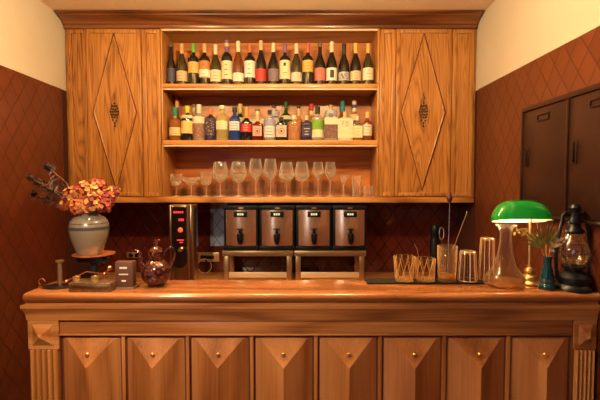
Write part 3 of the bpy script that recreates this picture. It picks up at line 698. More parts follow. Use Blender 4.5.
WHISKY = lq('amber_liquor', (0.75, 0.28, 0.06)); CLEAR = lq('clear_liquor', (0.93, 0.90, 0.82)); YEL = lq('yellow_liquor', (0.85, 0.75, 0.35))
PEACH = lq('peach_liquor', (0.95, 0.55, 0.30)); REDL = lq('red_liquor', (0.35, 0.02, 0.01)); BLUE = lq('blue_liquor', (0.06, 0.16, 0.75)); TAN = lq('tan_liquor', (0.8, 0.45, 0.18))
BLK = bglass('black_spirit_glass', (0.012, 0.010, 0.012)); NAVY = bglass('navy_spirit_glass', (0.03, 0.02, 0.06)); DGRN = bglass('dark_green_glass', (0.012, 0.05, 0.014))
BROWN = bglass('brown_spirit_glass', (0.15, 0.04, 0.012)); MILK = plain('frosted_glass', (0.80, 0.76, 0.60), 0.3, 0, 0.3, 1.2)
YR = 3.46
# rear row first
spirit(177.3, 8, 99.3, 119, BROWN, (0.72, 0.34, 0.10), 8, [], 'tall bottle with orange tan capsule behind the green necked whisky', Y=YR)
spirit(194, 8.5, 104.3, 120, BROWN, (0.25, 0.14, 0.10), 3.5, [(107, 115, (0.6, 0.5, 0.45), 1)], 'dark slim bottle peeping between the yellow and the white capped bottles', Y=YR, neckw=3.5)
spirit(240.3, 9, 103.8, 117, DGRN, (0.70, 0.50, 0.18), 4, [(107, 114, (0.45, 0.5, 0.2), 1), (118, 137, (0.65, 0.6, 0.35), .9)], 'gold capped green bottle behind the blue gin', Y=YR, neckw=4.5)
spirit(257.5, 14.5, 108.8, 119, MILK, (0.35, 0.2, 0.12), 2, [], 'wide frosted pale bottle behind the square red bottle', Y=YR, neckw=5, p=3)
spirit(273.8, 10, 105, 117, CLEAR, (0.05, 0.03, 0.04), 3, [(112, 117, (0.4, 0.42, 0.55), 1), (119, 130, (0.55, 0.55, 0.62), .9)], 'clear bottle with black cap behind the gap of the blue flowered gin', Y=YR, neckw=4.5)
spirit(286, 11, 101.8, 115, DGRN, (0.02, 0.10, 0.03), 5, [(116.5, 120, (0.65, 0.62, 0.45), .95)], 'dark green herbal liqueur bottle rising behind the middle of the row', Y=YR, prints=('lines', (0.1, 0.1, 0.05)))
spirit(298.7, 8, 105, 120, TAN, (0.07, 0.02, 0.02), 3, [(109, 116, (0.75, 0.5, 0.32), 1)], 'orange bottle with small dark cap behind the round peach bottle', Y=YR, neckw=3.5)
spirit(311.5, 9, 103.8, 118, TAN, (0.55, 0.03, 0.03), 6, [(111, 117, (0.75, 0.6, 0.4), 1)], 'bottle with bright red cap behind the navy bottle', Y=YR, neckw=4.5)
t = spirit(330.8, 11.5, 105, 110.5, MILK, (0.62, 0.42, 0.16), 4.5, [(111.5, 117, (0.45, 0.5, 0.68), .8)], 'bluish white bottle with gold cap behind the grape patterned bottle', Y=YR, neckw=4)
spirit(342.6, 9, 101, 117, BROWN, (0.02, 0.22, 0.26), 11, [(120, 134, (0.4, 0.2, 0.1), 1)], 'tall bottle with teal capsule behind the brush lettered bottle', Y=YR, neckw=4.5)
spirit(354.2, 9.5, 100.8, 115, TAN, (0.76, 0.6, 0.55), 4, [(105.2, 108, (0.05, 0.07, 0.3), 1), (108.2, 113, (0.75, 0.7, 0.6), 1), (115, 121, (0.62, 0.5, 0.3), 1), (121, 127, (0.06, 0.1, 0.4), 1)], 'tall bottle with pale pink cap and blue neck band, right end of back row', Y=YR, neckw=4.5)
# front row
spirit(175.3, 11, 107.5, 120, WHISKY, (0.02, 0.22, 0.14), 8.5, [(116.3, 119, (0.75, 0.7, 0.6), 1), (128, 136, (0.72, 0.55, 0.28), .85)], 'whisky bottle with green neck and cream label, leftmost on the middle shelf', prints=('lines', (0.3, 0.12, 0.03)), cw=5)
spirit(187.6, 11.5, 106, 118.5, BLK, (0.55, 0.52, 0.05), 7, [(116, 119, (0.7, 0.66, 0.55), 1), (121.5, 134, (0.70, 0.52, 0.20), .95)], 'dark whisky bottle with yellow green cap and yellow label', prints=('lines', (0.15, 0.07, 0.02)), cw=5.2)
spirit(199.2, 12, 104.5, 116, CLEAR, (0.78, 0.66, 0.5), 9, [(124.5, 138.6, (0.26, 0.12, 0.09), .97), (117.5, 124, (0.75, 0.68, 0.5), .99)], 'bottle with white cap and brown speckled lower label', prints=('dots', (0.5, 0.32, 0.25)), cw=5)
spirit(210.7, 10.5, 109, 117.5, NAVY, (0.70, 0.20, 0.06), 5.5, [(119, 136, (0.05, 0.025, 0.05), .8)], 'square dark bottle with orange stopper and swirling gold pattern', p=5, prints=('dots', (0.45, 0.28, 0.16)), neckw=4.5, cw=4)
spirit(222.3, 11.5, 105.7, 115, YEL, (0.80, 0.74, 0.55), 3.5, [(121.5, 130, (0.78, 0.74, 0.55), .7)], 'clear bottle of pale yellow spirit with small white label', prints=('lines', (0.4, 0.4, 0.2)), cw=6, neckw=5.5)
spirit(234.8, 10.5, 107.3, 117.5, BLUE, (0.02, 0.02, 0.03), 5, [(122, 131, (0.70, 0.72, 0.76), .7)], 'blue gin bottle with black cap and white label', prints=('lines', (0.05, 0.1, 0.4)), cw=4.6)
spirit(246.6, 11, 107, 121.5, BLK, (0.72, 0.30, 0.12), 11, [(124.3, 132.5, (0.55, 0.035, 0.03), .99)], 'dark bottle with copper capsule and broad red label', cw=4.2, prints=('lines', (0.8, 0.5, 0.4)))
spirit(257.7, 10.6, 114.5, 124, REDL, (0.70, 0.42, 0.24), 7, [(126.5, 136.5, (0.52, 0.34, 0.28), .78)], 'short square red liqueur bottle with ringed pale label', p=5, prints=('ring', (0.15, 0.03, 0.03)), cw=4)
spirit(269.7, 11, 110, 118.5, CLEAR, (0.03, 0.02, 0.03), 4.5, [(126.5, 137.8, (0.70, 0.68, 0.70), .85), (120, 125.8, (0.28, 0.30, 0.5), .7)], 'clear gin bottle with black stopper and blue flower label', prints=('lines', (0.15, 0.18, 0.4)), cw=4)
spirit(281.6, 11, 117, 123.5, BLK, (0.06, 0.03, 0.03), 4, [(126, 137.5, (0.55, 0.42, 0.38), .85)], 'short almost black bottle with pale ringed label', p=4, prints=('ring', (0.12, 0.04, 0.05)), cw=4)
spirit(294.2, 12, 115.5, 121.5, PEACH, (0.80, 0.72, 0.55), 4, [], 'squat round bottle of peach coloured liqueur', cw=5, neckw=5)
spirit(306.6, 10.4, 115.8, 122.5, NAVY, (0.72, 0.52, 0.36), 4.5, [(127, 137, (0.035, 0.025, 0.075), .8)], 'short navy bottle with cream stopper and white lettering', p=3, prints=('lines', (0.75, 0.7, 0.65)), cw=4)
spirit(317.6, 11.5, 106.3, 117.5, CLEAR, (0.02, 0.02, 0.02), 7.5, [(120.5, 130, (0.20, 0.42, 0.03), .95), (130.2, 138, (0.72, 0.66, 0.46), .95)], 'bottle with black cap and lime green label above a cream one', cw=4.6, prints=('dots', (0.12, 0.3, 0.02)))
spirit(330.9, 12.5, 113.5, 118, CLEAR, (0.3, 0.2, 0.15), 2.5, [(125.3, 138.5, (0.16, 0.07, 0.06), .96), (118.4, 125, (0.74, 0.68, 0.55), .96)], 'square bottle with cream top label over a dark grape pattern', p=6, prints=('dots', (0.35, 0.2, 0.2)), cw=5)
spirit(344.8, 14, 111.8, 118.5, MILK, (0.62, 0.40, 0.22), 4.5, [(120.5, 129, (0.76, 0.70, 0.50), .98), (129.4, 138.4, (0.74, 0.68, 0.48), .98)], 'wide pale bottle with black brush lettering on a cream label', p=6, prints=('brush', (0.05, 0.04, 0.03)), cw=3.6)
spirit(357.2, 10.2, 116, 124, TAN, (0.75, 0.66, 0.52), 4.5, [(126.3, 138, (0.70, 0.66, 0.42), .85)], 'small tan bottle with pale green cream label, second from right', p=3, prints=('lines', (0.35, 0.45, 0.25)), cw=4)
spirit(367.2, 9.2, 112, 122.5, BROWN, (0.75, 0.55, 0.25), 6, [(125, 136, (0.74, 0.66, 0.52), .7)], 'small amber bottle with yellow cap, rightmost on the middle shelf', prints=('lines', (0.5, 0.05, 0.03)), cw=3.6)

# ================================================================== glasses on the lowest shelf
def real_glass(name, c=(1, 1, 1), rough=0.0, ior=1.5):
    return plain(name, c, rough, 0, 1.0, ior)
GLS = thin_glass('wine_glass_clear', (0.99, 0.99, 0.98), 1.2, rough=0.10, base=0.05, sheen=0.75, sheen_col=(1.0, 0.96, 0.88))
GLB = thin_glass('thick_bowl_glass', (0.99, 0.99, 0.98), 0.9, rough=0.12, base=0.22, sheen=0.8, sheen_col=(1.0, 0.97, 0.88))  # brighter copy that paints light into the lower bowls
GLF = thin_glass('stem_clear', (0.99, 0.99, 0.98), 1.0, rough=0.12, base=0.35, sheen=0.85, sheen_col=(1.0, 0.95, 0.82))  # sheen painted stronger for bright stems and feet
GLS2 = thin_glass('tumbler_clear', (0.98, 0.97, 0.95), 0.5, rough=0.08, base=0.012, sheen=0.8, sheen_col=(1.0, 0.85, 0.65))
def shell(outer, th):
    """outer profile from bottom centre to rim -> closed shell profile"""
    inner = [(max(0, r - th), z + (th if i == 0 else 0)) for i, (r, z) in enumerate(outer)]
    return outer + inner[::-1]
def stemglass(px, ytop, ybowl, w, style, label, Y=3.37, mat=None):
    x = X_(px, Y, 180); z = lambda y: Z_(y, Y) - ZG
    H_ = z(ytop); hb = z(ybowl); R = w / 2 * Y / F
    t = thing('stem_glass', label, 'glass', (x, Y, ZG + 0.0005), 'stemmed glasses on the lowest shelf')
    mt = mat or GLS
    bh = H_ - hb
    if style == 'wine': bp = [(0.0, 0), (R*0.35, 0.02), (R*0.75, 0.16), (R*0.98, 0.38), (R, 0.48), (R*0.94, 0.68), (R*0.80, 0.9), (R*0.74, 1.0)]
    elif style == 'tulip': bp = [(0.0, 0), (R*0.4, 0.03), (R*0.8, 0.14), (R*1.0, 0.28), (R*0.98, 0.4), (R*0.85, 0.7), (R*0.70, 1.0)]
    elif style == 'angular': bp = [(0.0, 0), (R*0.12, 0.03), (R*0.55, 0.2), (R*0.95, 0.36), (R*1.0, 0.42), (R*0.92, 0.65), (R*0.74, 1.0)]
    elif style == 'coupe': bp = [(0.0, 0), (R*0.3, 0.05), (R*0.7, 0.3), (R*0.95, 0.65), (R, 1.0)]
    elif style == 'martini': bp = [(0.0, 0), (R*0.15, 0.06), (R*0.6, 0.55), (R, 1.0)]
    else: bp = [(0.0, 0), (R*0.5, 0.04), (R*0.8, 0.18), (R*0.92, 0.5), (R*0.96, 1.0)]
    outer = [(r, hb + bh * q) for r, q in bp]; th = 0.0014
    inner = [(max(0.0, r - th), zz + (0.003 if i == 0 else 0)) for i, (r, zz) in enumerate(outer)]
    MB().lathe(outer + inner[::-1], 28, closed_ends=False).build('bowl', mt, t, world=False, smooth=60)
    lowp = [(r, z) for r, z in outer if z < hb + bh * 0.40]
    f_ = (hb + bh * 0.40 - lowp[-1][1]) / max(1e-6, outer[len(lowp)][1] - lowp[-1][1]); nx_ = outer[len(lowp)]
    lowp.append((lowp[-1][0] + (nx_[0] - lowp[-1][0]) * f_, hb + bh * 0.40))
    MB().lathe([(r + 0.0005, z - 0.0003) for r, z in lowp], 28, closed_ends=False).build('bowl_base', GLB, t, world=False, smooth=60)  # added pale skin, brightness painted on the lower bowl
    MB().lathe([(0.0035, 0.006), (0.0028, hb * 0.5), (0.0032, hb * 0.9), (0.006, hb + 0.002)], 10).build('stem', GLF, t, world=False)
    fr_ = max(0.028, R * 0.78)
    MB().lathe([(0, 0), (fr_, 0), (fr_, 0.0012), (fr_ * 0.5, 0.003), (0.005, 0.007), (0, 0.007)], 28).build('foot', GLF, t, world=False)
    return t
stemglass(176, 174, 186, 12, 'goblet', 'small goblet at the left end of the glass shelf')
stemglass(191, 177.3, 185, 17, 'coupe', 'wide shallow coupe glass, second from left on glass shelf')
stemglass(206, 172, 185.5, 11.5, 'goblet', 'small upright goblet between the coupe and the large wine glasses')
stemglass(220.3, 162, 182, 15.5, 'wine', 'large round wine glass, leftmost of the tall ones')
stemglass(238.5, 162, 182.5, 16, 'wine', 'large round wine glass, second of the tall ones from left')
stemglass(255.7, 158.8, 181.5, 14, 'angular', 'tallest angular wine glass, left of the two tallest')
stemglass(270.5, 158.8, 181.5, 14, 'angular', 'tallest angular wine glass, right of the two tallest')
stemglass(286.6, 162, 181.5, 15, 'tulip', 'conical tulip wine glass just right of the tallest pair')
stemglass(302, 162, 181.5, 15, 'tulip', 'conical tulip wine glass, right of its twin')
stemglass(318, 162, 180, 11.5, 'angular', 'narrow wine glass, left of the two rightmost tall ones')
stemglass(330.3, 162, 180, 11.5, 'angular', 'narrow wine glass, rightmost of the tall ones')
stemglass(343.6, 175, 185, 10.5, 'martini', 'small cone shaped cocktail glass beside the highball')
def tumbler(px, ytop, w, label, Y=3.37, taper=0.92, name='tumbler', facets=0, group='tumblers on the lowest shelf', base=0.008, mat=None):
    x = X_(px, Y, 185); H_ = Z_(ytop, Y) - ZG; R = w / 2 * Y / F
    o = MB().lathe([(0, 0), (R*taper*0.95, 0), (R*taper, 0.003), (R, H_), (R - 0.0018, H_), (R*taper - 0.0022, base), (0, base)], 28, lobes=facets, amp=0.025 if facets else 0).build(name, mat or GLS2)
    o.location = (x, Y, ZG + 0.0005); tag(o, label, 'glass', group); return o
tumbler(356.6, 176, 9.2, 'clear highball glass near the right end of the glass shelf', mat=GLS)
tumbler(368.6, 186, 10, 'low small glass at the right end of the glass shelf', base=0.012, mat=GLS)
BEH = ('between the small goblet and the coupe', 'between the coupe and the second goblet', 'between the second goblet and the first large wine glass', 'between the two round wine glasses',
       'left of the tallest pair of wine glasses', 'between the two tallest wine glasses', 'right of the tallest pair of wine glasses', 'between the two conical tulip glasses',
       'left of the two narrow wine glasses', 'between the two narrow wine glasses', 'just left of the small cocktail glass', 'between the cocktail glass and the highball')
for i, px in enumerate((184, 199, 213, 229.5, 246.5, 262.5, 279, 294, 310, 324.5, 337, 349.5)):
    tumbler(px, 179.5 if i % 2 else 181, 10.5, 'faceted tumbler in the back row ' + BEH[i], Y=3.49, facets=12, group='faceted tumblers in the back row')

# ================================================================== hot drink dispensers
zst = Z_(250.5, 3.3); zrb = Z_(256, 3.3)
def stand(p0, p1, lab):
    Y0, Y1 = 3.20, 3.50
    a, b = X_(p0, Y0, 253), X_(p1, Y0, 253)
    t = thing('dispenser_stand', lab, 'stand', ((a + b) / 2, 3.35, ZBC), 'stands under the dispensers')
    zt_, zr_ = Z_(251, Y0), Z_(256.3, Y0)
    MB().box(a, b, Y0, Y1, zr_, zt_, 0.002).build('top_plate', STEEL, t)
    for x in (a + 0.012, b - 0.052):
        for y in (Y0 + 0.004, Y1 - 0.034):
            MB().box(x, x + 0.040, y, y + 0.03, ZBC + 0.0005, zr_ - 0.0005, 0.002).build('leg', STEEL, t)
    MB().box(a + 0.053, b - 0.053, Y0 + 0.012, Y0 + 0.02, Z_(278, Y0) if Z_(278, Y0) > ZBC + .002 else ZBC + .002, Z_(272.5, Y0), 0.001).build('rail', plain('bright_steel', (0.80, 0.62, 0.42), 0.35, 0.6), t)
    return t, zt_
st1, ZST = stand(222, 293.2, 'steel stand under the two left drink dispensers')
st2, _ = stand(294.2, 366, 'steel stand under the two right drink dispensers')
MIRR = plain('polished_steel', (0.95, 0.70, 0.53), 0.22, 0.95)
def dispenser(p0, p1, f0, f1, lab, lcd):
    Y0 = 3.225; Y1 = 3.52
    a, b = X_(p0, Y0, 228), X_(p1, Y0, 228); z0 = ZST + 0.001; z1 = min(Z_(205.5, Y0), z0b - 0.004)
    t = thing('drink_dispenser', lab, 'dispenser', ((a + b) / 2, 3.37, z0), 'drink dispensers in a row')
    MB().box(a, b, Y0 + 0.012, Y1, z0, z1, 0.012, 3).build('housing', BLACK, t)
    MB().box(a, b, Y0 - 0.006, Y0 + 0.012, z0, Z_(246, Y0), 0.005).build('drip_base', BLACK, t)
    MB().box(a, b, Y0 - 0.002, Y0 + 0.012, Z_(209.5, Y0), z1, 0.005).build('top_rim', BLACK, t)
    # slightly bowed polished front
    fa, fb = X_(f0, Y0, 228), X_(f1, Y0, 228); zz0, zz1 = Z_(245.5, Y0), Z_(210, Y0)
    n = 16; pts = [(fa + (fb - fa) * i / n, Y0 + 0.004 - 0.026 * (1 - (2 * i / n - 1) ** 2)) for i in range(n + 1)] + [(fb, Y0 + 0.0115), (fa, Y0 + 0.0115)]
    fp = MB().prism(pts, lambda p: (p[0], p[1], zz0), lambda p: (p[0], p[1], zz1)).build('front_panel', MIRR, t)
    cx = (fa + fb) / 2; s = Y0 / F
    d = MB().box(cx - 6.5 * s, cx + 6.5 * s, Y0 - 0.028, Y0 - 0.016, Z_(216.8, Y0), Z_(211.2, Y0), 0.002).build('display', BLACK, t)
    l = MB()
    xx = cx - 3.2 * s
    for k in range(3): l.box(xx + k * 2.2 * s, xx + (k * 2.2 + 1.7) * s, Y0 - 0.0292, Y0 - 0.0278, Z_(215, Y0), Z_(213, Y0))
    o = l.build('digits', plain('lcd', (0.4, 0.5, 0.4), 0.5, emit=(0.75, 0.9, 0.7), es=lcd), t); o.parent = d
    MB().lathe([(0, 0), (0.022, 0), (0.022, 0.002), (0, 0.002)], 20, sy=0.3, mat=Matrix.Rotation(PI/2, 4, 'X'), c=(cx, Y0 - 0.0005, Z_(208, Y0))).build('badge', STEEL, t)
    tp = MB(); zt_ = Z_(234, Y0)
    tp.tube([(cx, Y0 - 0.010, zt_), (cx, Y0 - 0.05, zt_), (cx, Y0 - 0.058, zt_ - 0.02), (cx, Y0 - 0.058, zt_ - 0.062)], 0.012, 12)
    tp.lathe([(0, 0.012), (0.022, 0.01), (0.026, -0.008), (0.022, -0.05), (0.014, -0.075), (0, -0.075)], 16, c=(cx, Y0 - 0.055, zt_))
    tap = tp.build('tap', BLACK, t)
    h = MB().box(cx - 0.012, cx + 0.012, Y0 - 0.062, Y0 - 0.05, zt_ + 0.012, zt_ + 0.05, 0.003).box(cx - 0.026, cx + 0.026, Y0 - 0.066, Y0 - 0.05, zt_ + 0.042, zt_ + 0.052, 0.003).build('tap_lever', BLACK, t); h.parent = tap
    return t
dispenser(223.5, 258.3, 226, 256, 'steel and black drink dispenser, leftmost of the four', 0.3)
dispenser(258.9, 295.0, 261.8, 292.5, 'steel and black drink dispenser with brightly lit display, second from left', 1.6)
dispenser(295.6, 332.0, 298.5, 329.5, 'steel and black drink dispenser, third of the four from left', 0.8)
dispenser(332.6, 367.2, 335.5, 364.5, 'steel and black drink dispenser, rightmost of the four', 0.6)

# ------------------------------------------------------------------ beverage tower with red lights
Y0 = 3.06
tw = thing('dispensing_tower', 'steel framed black glass drinks tower with red glowing figures beside the ornate pot', 'dispenser', (X_(181, Y0, 240), Y0 + 0.06, ZBC + 0.0005))
ta, tb = X_(169.3, Y0, 240), X_(194, Y0, 240); tt = z0b - 0.01
g1, g2 = X_(172.2, Y0, 240), X_(186, Y0, 240)
STM = plain('warm_steel', (0.60, 0.45, 0.34), 0.25, 1.0)
MB().box(ta, tb, Y0 + 0.014, Y0 + 0.13, ZBC + 0.0005, tt, 0.004).build('body', STM, tw)
MB().lathe([(0, 0), (0.012, 0), (0.012, 1), (0, 1)], 4, c=(0, 0, 0)).bm.free()
MB().box(ta, g1 - 0.001, Y0 - 0.006, Y0 + 0.014, ZBC + 0.0005, tt, 0.006, 3).build('frame_post', STM, tw)
MB().lathe([(0.015, ZBC + 0.001), (0.015, tt)], 20, c=(g2 + 0.018, Y0 + 0.001, 0)).build('frame_post', STM, tw)
MB().lathe([(0.011, ZBC + 0.001), (0.011, tt - .001)], 20, c=(tb - 0.011, Y0 + 0.004, 0)).build('frame_post', STM, tw)
r = (g2 - g1) / 2; zc = Z_(262, Y0) 
pts = [(g2, Z_(207, Y0)), (g1, Z_(207, Y0)), (g1, zc)] + [(g1 + r - r * math.cos(a), zc - r * 0.9 * math.sin(a)) for a in [PI * k / 10 for k in range(1, 10)]] + [(g2, zc)]
gp = MB().prism(pts, lambda p: (p[0], Y0 - 0.004, p[1]), lambda p: (p[0], Y0 + 0.0135, p[1])).build('glass_panel', plain('black_glass', (0.006, 0.005, 0.005), 0.05, coat=1), tw)
gx = (g1 + g2) / 2; s = Y0 / F
RED = plain('red_led', (0.6, 0.02, 0.02), 0.4, emit=(1.0, 0.06, 0.05), es=0.8)
l = MB()
for k in range(5): l.box(gx + (-5.2 + k*2.1)*s, gx + (-3.8 + k*2.1)*s, Y0 - 0.0055, Y0 - 0.0042, Z_(213.2, Y0), Z_(211.2, Y0))
o = l.build('red_figures', RED, tw); o['label'] = 'glowing red figures in the top row'; l = MB()
for k in range(3): l.box(gx + (0 + k*1.9)*s, gx + (1.2 + k*1.9)*s, Y0 - 0.0055, Y0 - 0.0042, Z_(221, Y0), Z_(218.5, Y0))
o = l.build('red_figures', RED, tw); o['label'] = 'glowing red figures in the middle row'; l = MB()
l.box(gx - 2*s, gx + 5*s, Y0 - 0.0055, Y0 - 0.0042, Z_(240.5, Y0), Z_(239.5, Y0)); l.box(gx + 0.5*s, gx + 4*s, Y0 - 0.0055, Y0 - 0.0042, Z_(242.8, Y0), Z_(241.8, Y0))
o = l.build('red_figures', RED, tw); o['label'] = 'glowing red lines below the orange lamp'
l = MB(); l.lathe([(0, 0), (0.02, 0), (0.014, 0.004), (0, 0.006)], 20, mat=Matrix.Rotation(PI/2, 4, 'X'), c=(gx + 1.5*s, Y0 - 0.004, Z_(230, Y0)))
l.build('indicator_lamp', plain('orange_led', (0.7, 0.12, 0.04), 0.4, emit=(1, 0.12, 0.03), es=0.35), tw)
l = MB().lathe([(0, 0), (0.018, 0), (0.018, 0.012), (0.008, 0.02), (0.008, 0.035), (0.014, 0.038), (0.014, 0.05), (0, 0.05)], 20, mat=Matrix.Rotation(PI/2, 4, 'X'), c=(gx + 2.5*s, Y0 - 0.004, Z_(249, Y0)))
l.build('dial', DBRASS, tw)

# ------------------------------------------------------------------ sockets and cable on the back wall
def socket(p0, p1, y0, y1, lab, plugs=True):
    Y = YBK; a, b = X_(p0, Y, 256), X_(p1, Y, 256); z0, z1 = Z_(y1, Y), Z_(y0, Y)
    t = thing('wall_socket', lab, 'socket', ((a + b) / 2, Y, z0))
    MB().box(a, b, Y - 0.012, Y - 0.001, z0, z1, 0.003).build('face_plate', plain('brass_plate', (0.55, 0.38, 0.20), 0.35, 0.8), t)
    for k in range(2):
        c = a + (b - a) * (0.3 + 0.4 * k)
        MB().lathe([(0, 0), (0.020, 0), (0.018, 0.008), (0, 0.008)], 20, mat=Matrix.Rotation(PI/2, 4, 'X'), c=(c, Y - 0.012, (z0 + z1) / 2)).build('outlet', BLACK, t)
    return t
socket(195.5, 219.5, 252.3, 261.5, 'brass double wall socket right of the drinks tower')
socket(127, 142, 252.3, 257.8, 'brass wall socket plate behind the ornate pot')
YP = YBK - 0.022
zp = Z_(256.8, YP)
cb = thing('power_cable', 'white looped power cable with black plug hanging from the brass socket', 'cable', (X_(205, YP, 266), YP, zp - .15))
mbp = MB().box(X_(200.5, YP), X_(213, YP), YBK - 0.055, YBK - 0.021, zp - 0.016, zp + 0.014, 0.005); mbp.build('plug', BLACK, cb)
c = P(204.6, 266, YBK - 0.07); rr = 7.2 * 3.53 / F
MB().tube([(c.x + rr * math.cos(a) * 0.95, c.y, c.z + rr * math.sin(a)) for a in [2*PI*k/28 for k in range(28)]], 0.0032, 8, close=True).build('cord', plain('pale_cord', (0.62, 0.52, 0.42), 0.5), cb)
MB().tube([(c.x + 0.01, YBK - 0.06, zp - 0.01), (c.x + 0.015, c.y, c.z), (c.x + 0.005, c.y, ZBC + 0.01)], 0.007, 8).build('black_cord', BLACK, cb)

# ================================================================== things on the bar, left
EP = 0.0006
# kitchen balance scale
ks = thing('balance_scale', 'antique black iron and brass balance scale carrying the stoneware vase', 'scale', (X_(88, 1.97, 280), 1.97, ZT + EP))
YS = 1.872; sp = YS / F
x0, x1 = X_(68.5, YS, 288), X_(110.5, YS, 288); zk0, zk1 = ZT + EP, Z_(283, YS)
blk = MB().box(x0, x1, YS, YS + 0.10, zk0, zk1, 0.003).build('base_block', plain('bronze_brown', (0.22, 0.13, 0.08), 0.4, 0.7, noise=0.35, nscale=40, bump=0.3), ks)
MB().box(x0 + 0.012, x1 - 0.012, YS - 0.002, YS + 0.002, zk0 + 0.012, zk1 - 0.010, 0.001).build('nameplate', DBRASS, ks)
YC = 2.00; px_c = X_(90, YC, 256)
zpl = Z_(255.6, YC)
col = MB()
col.lathe([(0.020, zk0), (0.013, zk0 + 0.02), (0.010, zk0 + 0.06), (0.012, zpl - 0.11), (0.020, zpl - 0.10), (0.022, zpl - 0.07), (0.020, zpl - 0.055), (0.030, zpl - 0.04), (0.030, zpl - 0.03), (0.014, zpl - 0.022), (0.014, zpl - 0.008)], 20, c=(px_c, YC + 0.04, 0))
col.build('iron_column', plain('blue_black_iron', (0.03, 0.04, 0.06), 0.3, 0.7), ks)
arm = MB().box(px_c - 0.070, px_c + 0.066, YC + 0.005, YC + 0.06, zpl - 0.040, zpl - 0.008, 0.006)
for s_ in (-1, 1):
    arm.tube([(px_c, YC + 0.04, zpl - 0.045), (px_c + s_ * 0.04, YC + 0.03, zpl - 0.035), (px_c + s_ * 0.075, YC + 0.02, zpl - 0.020), (px_c + s_ * 0.085, YC + 0.02, zpl - 0.008)], 0.007, 10)
    arm.ball((px_c + s_ * 0.062, YC + 0.02, zpl - 0.030), 0.014, 12, 8)
arm.build('iron_arms', plain('blue_black_iron', (0.03, 0.04, 0.06), 0.3, 0.7), ks)
MB().lathe([(0, zpl - 0.006), (0.080, zpl - 0.006), (0.098, zpl - 0.001), (0.101, zpl + 0.003), (0.096, zpl + 0.003), (0.080, zpl), (0, zpl)], 40, c=(px_c, YC + 0.04, 0)).build('copper_pan', plain('copper_pan', (0.70, 0.28, 0.12), 0.38, 0.8, noise=0.2, nscale=30), ks)
bm_ = MB(); pA, pB = P(66, 281, YS + 0.08), P(87, 271.5, YS + 0.09)
bm_.tube([pA, pB, P(104, 274, YS + 0.09), P(110, 268, YS + 0.09)], 0.0034, 10)
bm_.ball(P(66.5, 281.5, YS + 0.08), 0.010); bm_.ball(P(104.5, 274, YS + 0.09), 0.010); bm_.ball(P(109.5, 268, YS + 0.09), 0.013)
bm_.tube([P(104.5, 274, YS + 0.09), P(105, 282.0, YS + 0.09)], 0.006)
bm_.build('brass_beam', COPPER, ks)
# left pillar on black tray
YL = 1.955; xp = X_(60, YL, 275)
tr = MB(); tr.lathe([(0, ZT + EP), (0.066, ZT + EP), (0.070, ZT + 0.008), (0.060, ZT + 0.012), (0, ZT + 0.012)], 28, c=(X_(57, YL, 286), YL, 0), sy=0.6)
tr.build('iron_foot', IRON, ks)
MB().lathe([(0.010, ZT + 0.012), (0.0105, ZT + 0.02), (0.0105, Z_(263, YL)), (0.019, Z_(262, YL)), (0.020, Z_(260.3, YL)), (0, Z_(260.2, YL))], 20, c=(xp, YL, 0)).build('pillar', plain('dull_brass', (0.50, 0.34, 0.20), 0.35, 0.85), ks)
cu = MB(); cc = P(41.5, 282, YL - 0.01)
cu.tube([(cc.x + 0.016 * math.cos(a) * (1 - .05 * a), cc.y, cc.z + 0.018 * math.sin(a) * (1 - 0.05 * a)) for a in [0.3 * k for k in range(15)]], 0.0026, 8)
cu.tube([P(38.5, 286.8, YL - .01), P(52, 287.2, YL - .01)], 0.0035, 8)
cu.build('scroll', COPPER, ks)
for i, (px, h) in enumerate(((76.7, 275.6), (95.2, 275.2))):
    b = P(px, 282, YS + 0.04)
    hh = Z_(h, YS + 0.04) - zk1
    o = MB().lathe([(0, 0), (0.016, 0), (0.0175, 0.003), (0.0150, hh * 0.55), (0.0175, hh * 0.62), (0.0175, hh * 0.8), (0.006, hh * 0.85), (0.007, hh), (0, hh)], 20).build('brass_weight', BRASS)
    o.location = (b.x, YS + 0.04, zk1 + EP)
    tag(o, 'small brass weight on the scale block, ' + ('left' if i == 0 else 'right') + ' of the two', 'weight', 'brass weights')

# stoneware vase
zv = zpl + EP; Yv = YC + 0.04; vx = X_(89.3, Yv, 230); sv = Yv / F
hv = Z_(211.5, Yv) - zv
vm, N, L, b = new_mat('grey_stoneware')
tc = N.new('ShaderNodeTexCoord'); spx = N.new('ShaderNodeSeparateXYZ'); L.new(tc.outputs['Object'], spx.inputs[0])
rp = N.new('ShaderNodeValToRGB'); rp.color_ramp.interpolation = 'LINEAR'
dv = N.new('ShaderNodeMath'); dv.operation = 'DIVIDE'; dv.inputs[1].default_value = hv; L.new(spx.outputs['Z'], dv.inputs[0]); L.new(dv.outputs[0], rp.inputs[0])
els = [(0.0, (0.20, 0.165, 0.13)), (0.575, (0.23, 0.185, 0.145)), (0.60, (0.05, 0.05, 0.075)), (0.65, (0.06, 0.06, 0.085)), (0.67, (0.24, 0.19, 0.15)), (0.72, (0.24, 0.19, 0.15)), (0.73, (0.08, 0.08, 0.11)), (0.745, (0.08, 0.08, 0.11)), (0.755, (0.24, 0.195, 0.155)), (0.9, (0.22, 0.20, 0.19)), (1.0, (0.08, 0.08, 0.10))]
e = rp.color_ramp.elements; e[0].position, e[0].color = els[0][0], (*els[0][1], 1); e[1].position, e[1].color = els[-1][0], (*els[-1][1], 1)
for ps, c_ in els[1:-1]: k = e.new(ps); k.color = (*c_, 1)
nz = N.new('ShaderNodeTexNoise'); nz.inputs['Scale'].default_value = 12; L.new(tc.outputs['Object'], nz.inputs['Vector'])
mxv = N.new('ShaderNodeMix'); mxv.data_type = 'RGBA'; mxv.blend_type = 'MULTIPLY'; mxv.inputs[0].default_value = 0.35
L.new(rp.outputs[0], mxv.inputs[6]); L.new(nz.outputs['Fac'], mxv.inputs[7]); L.new(mxv.outputs[2], b.inputs['Base Color'])
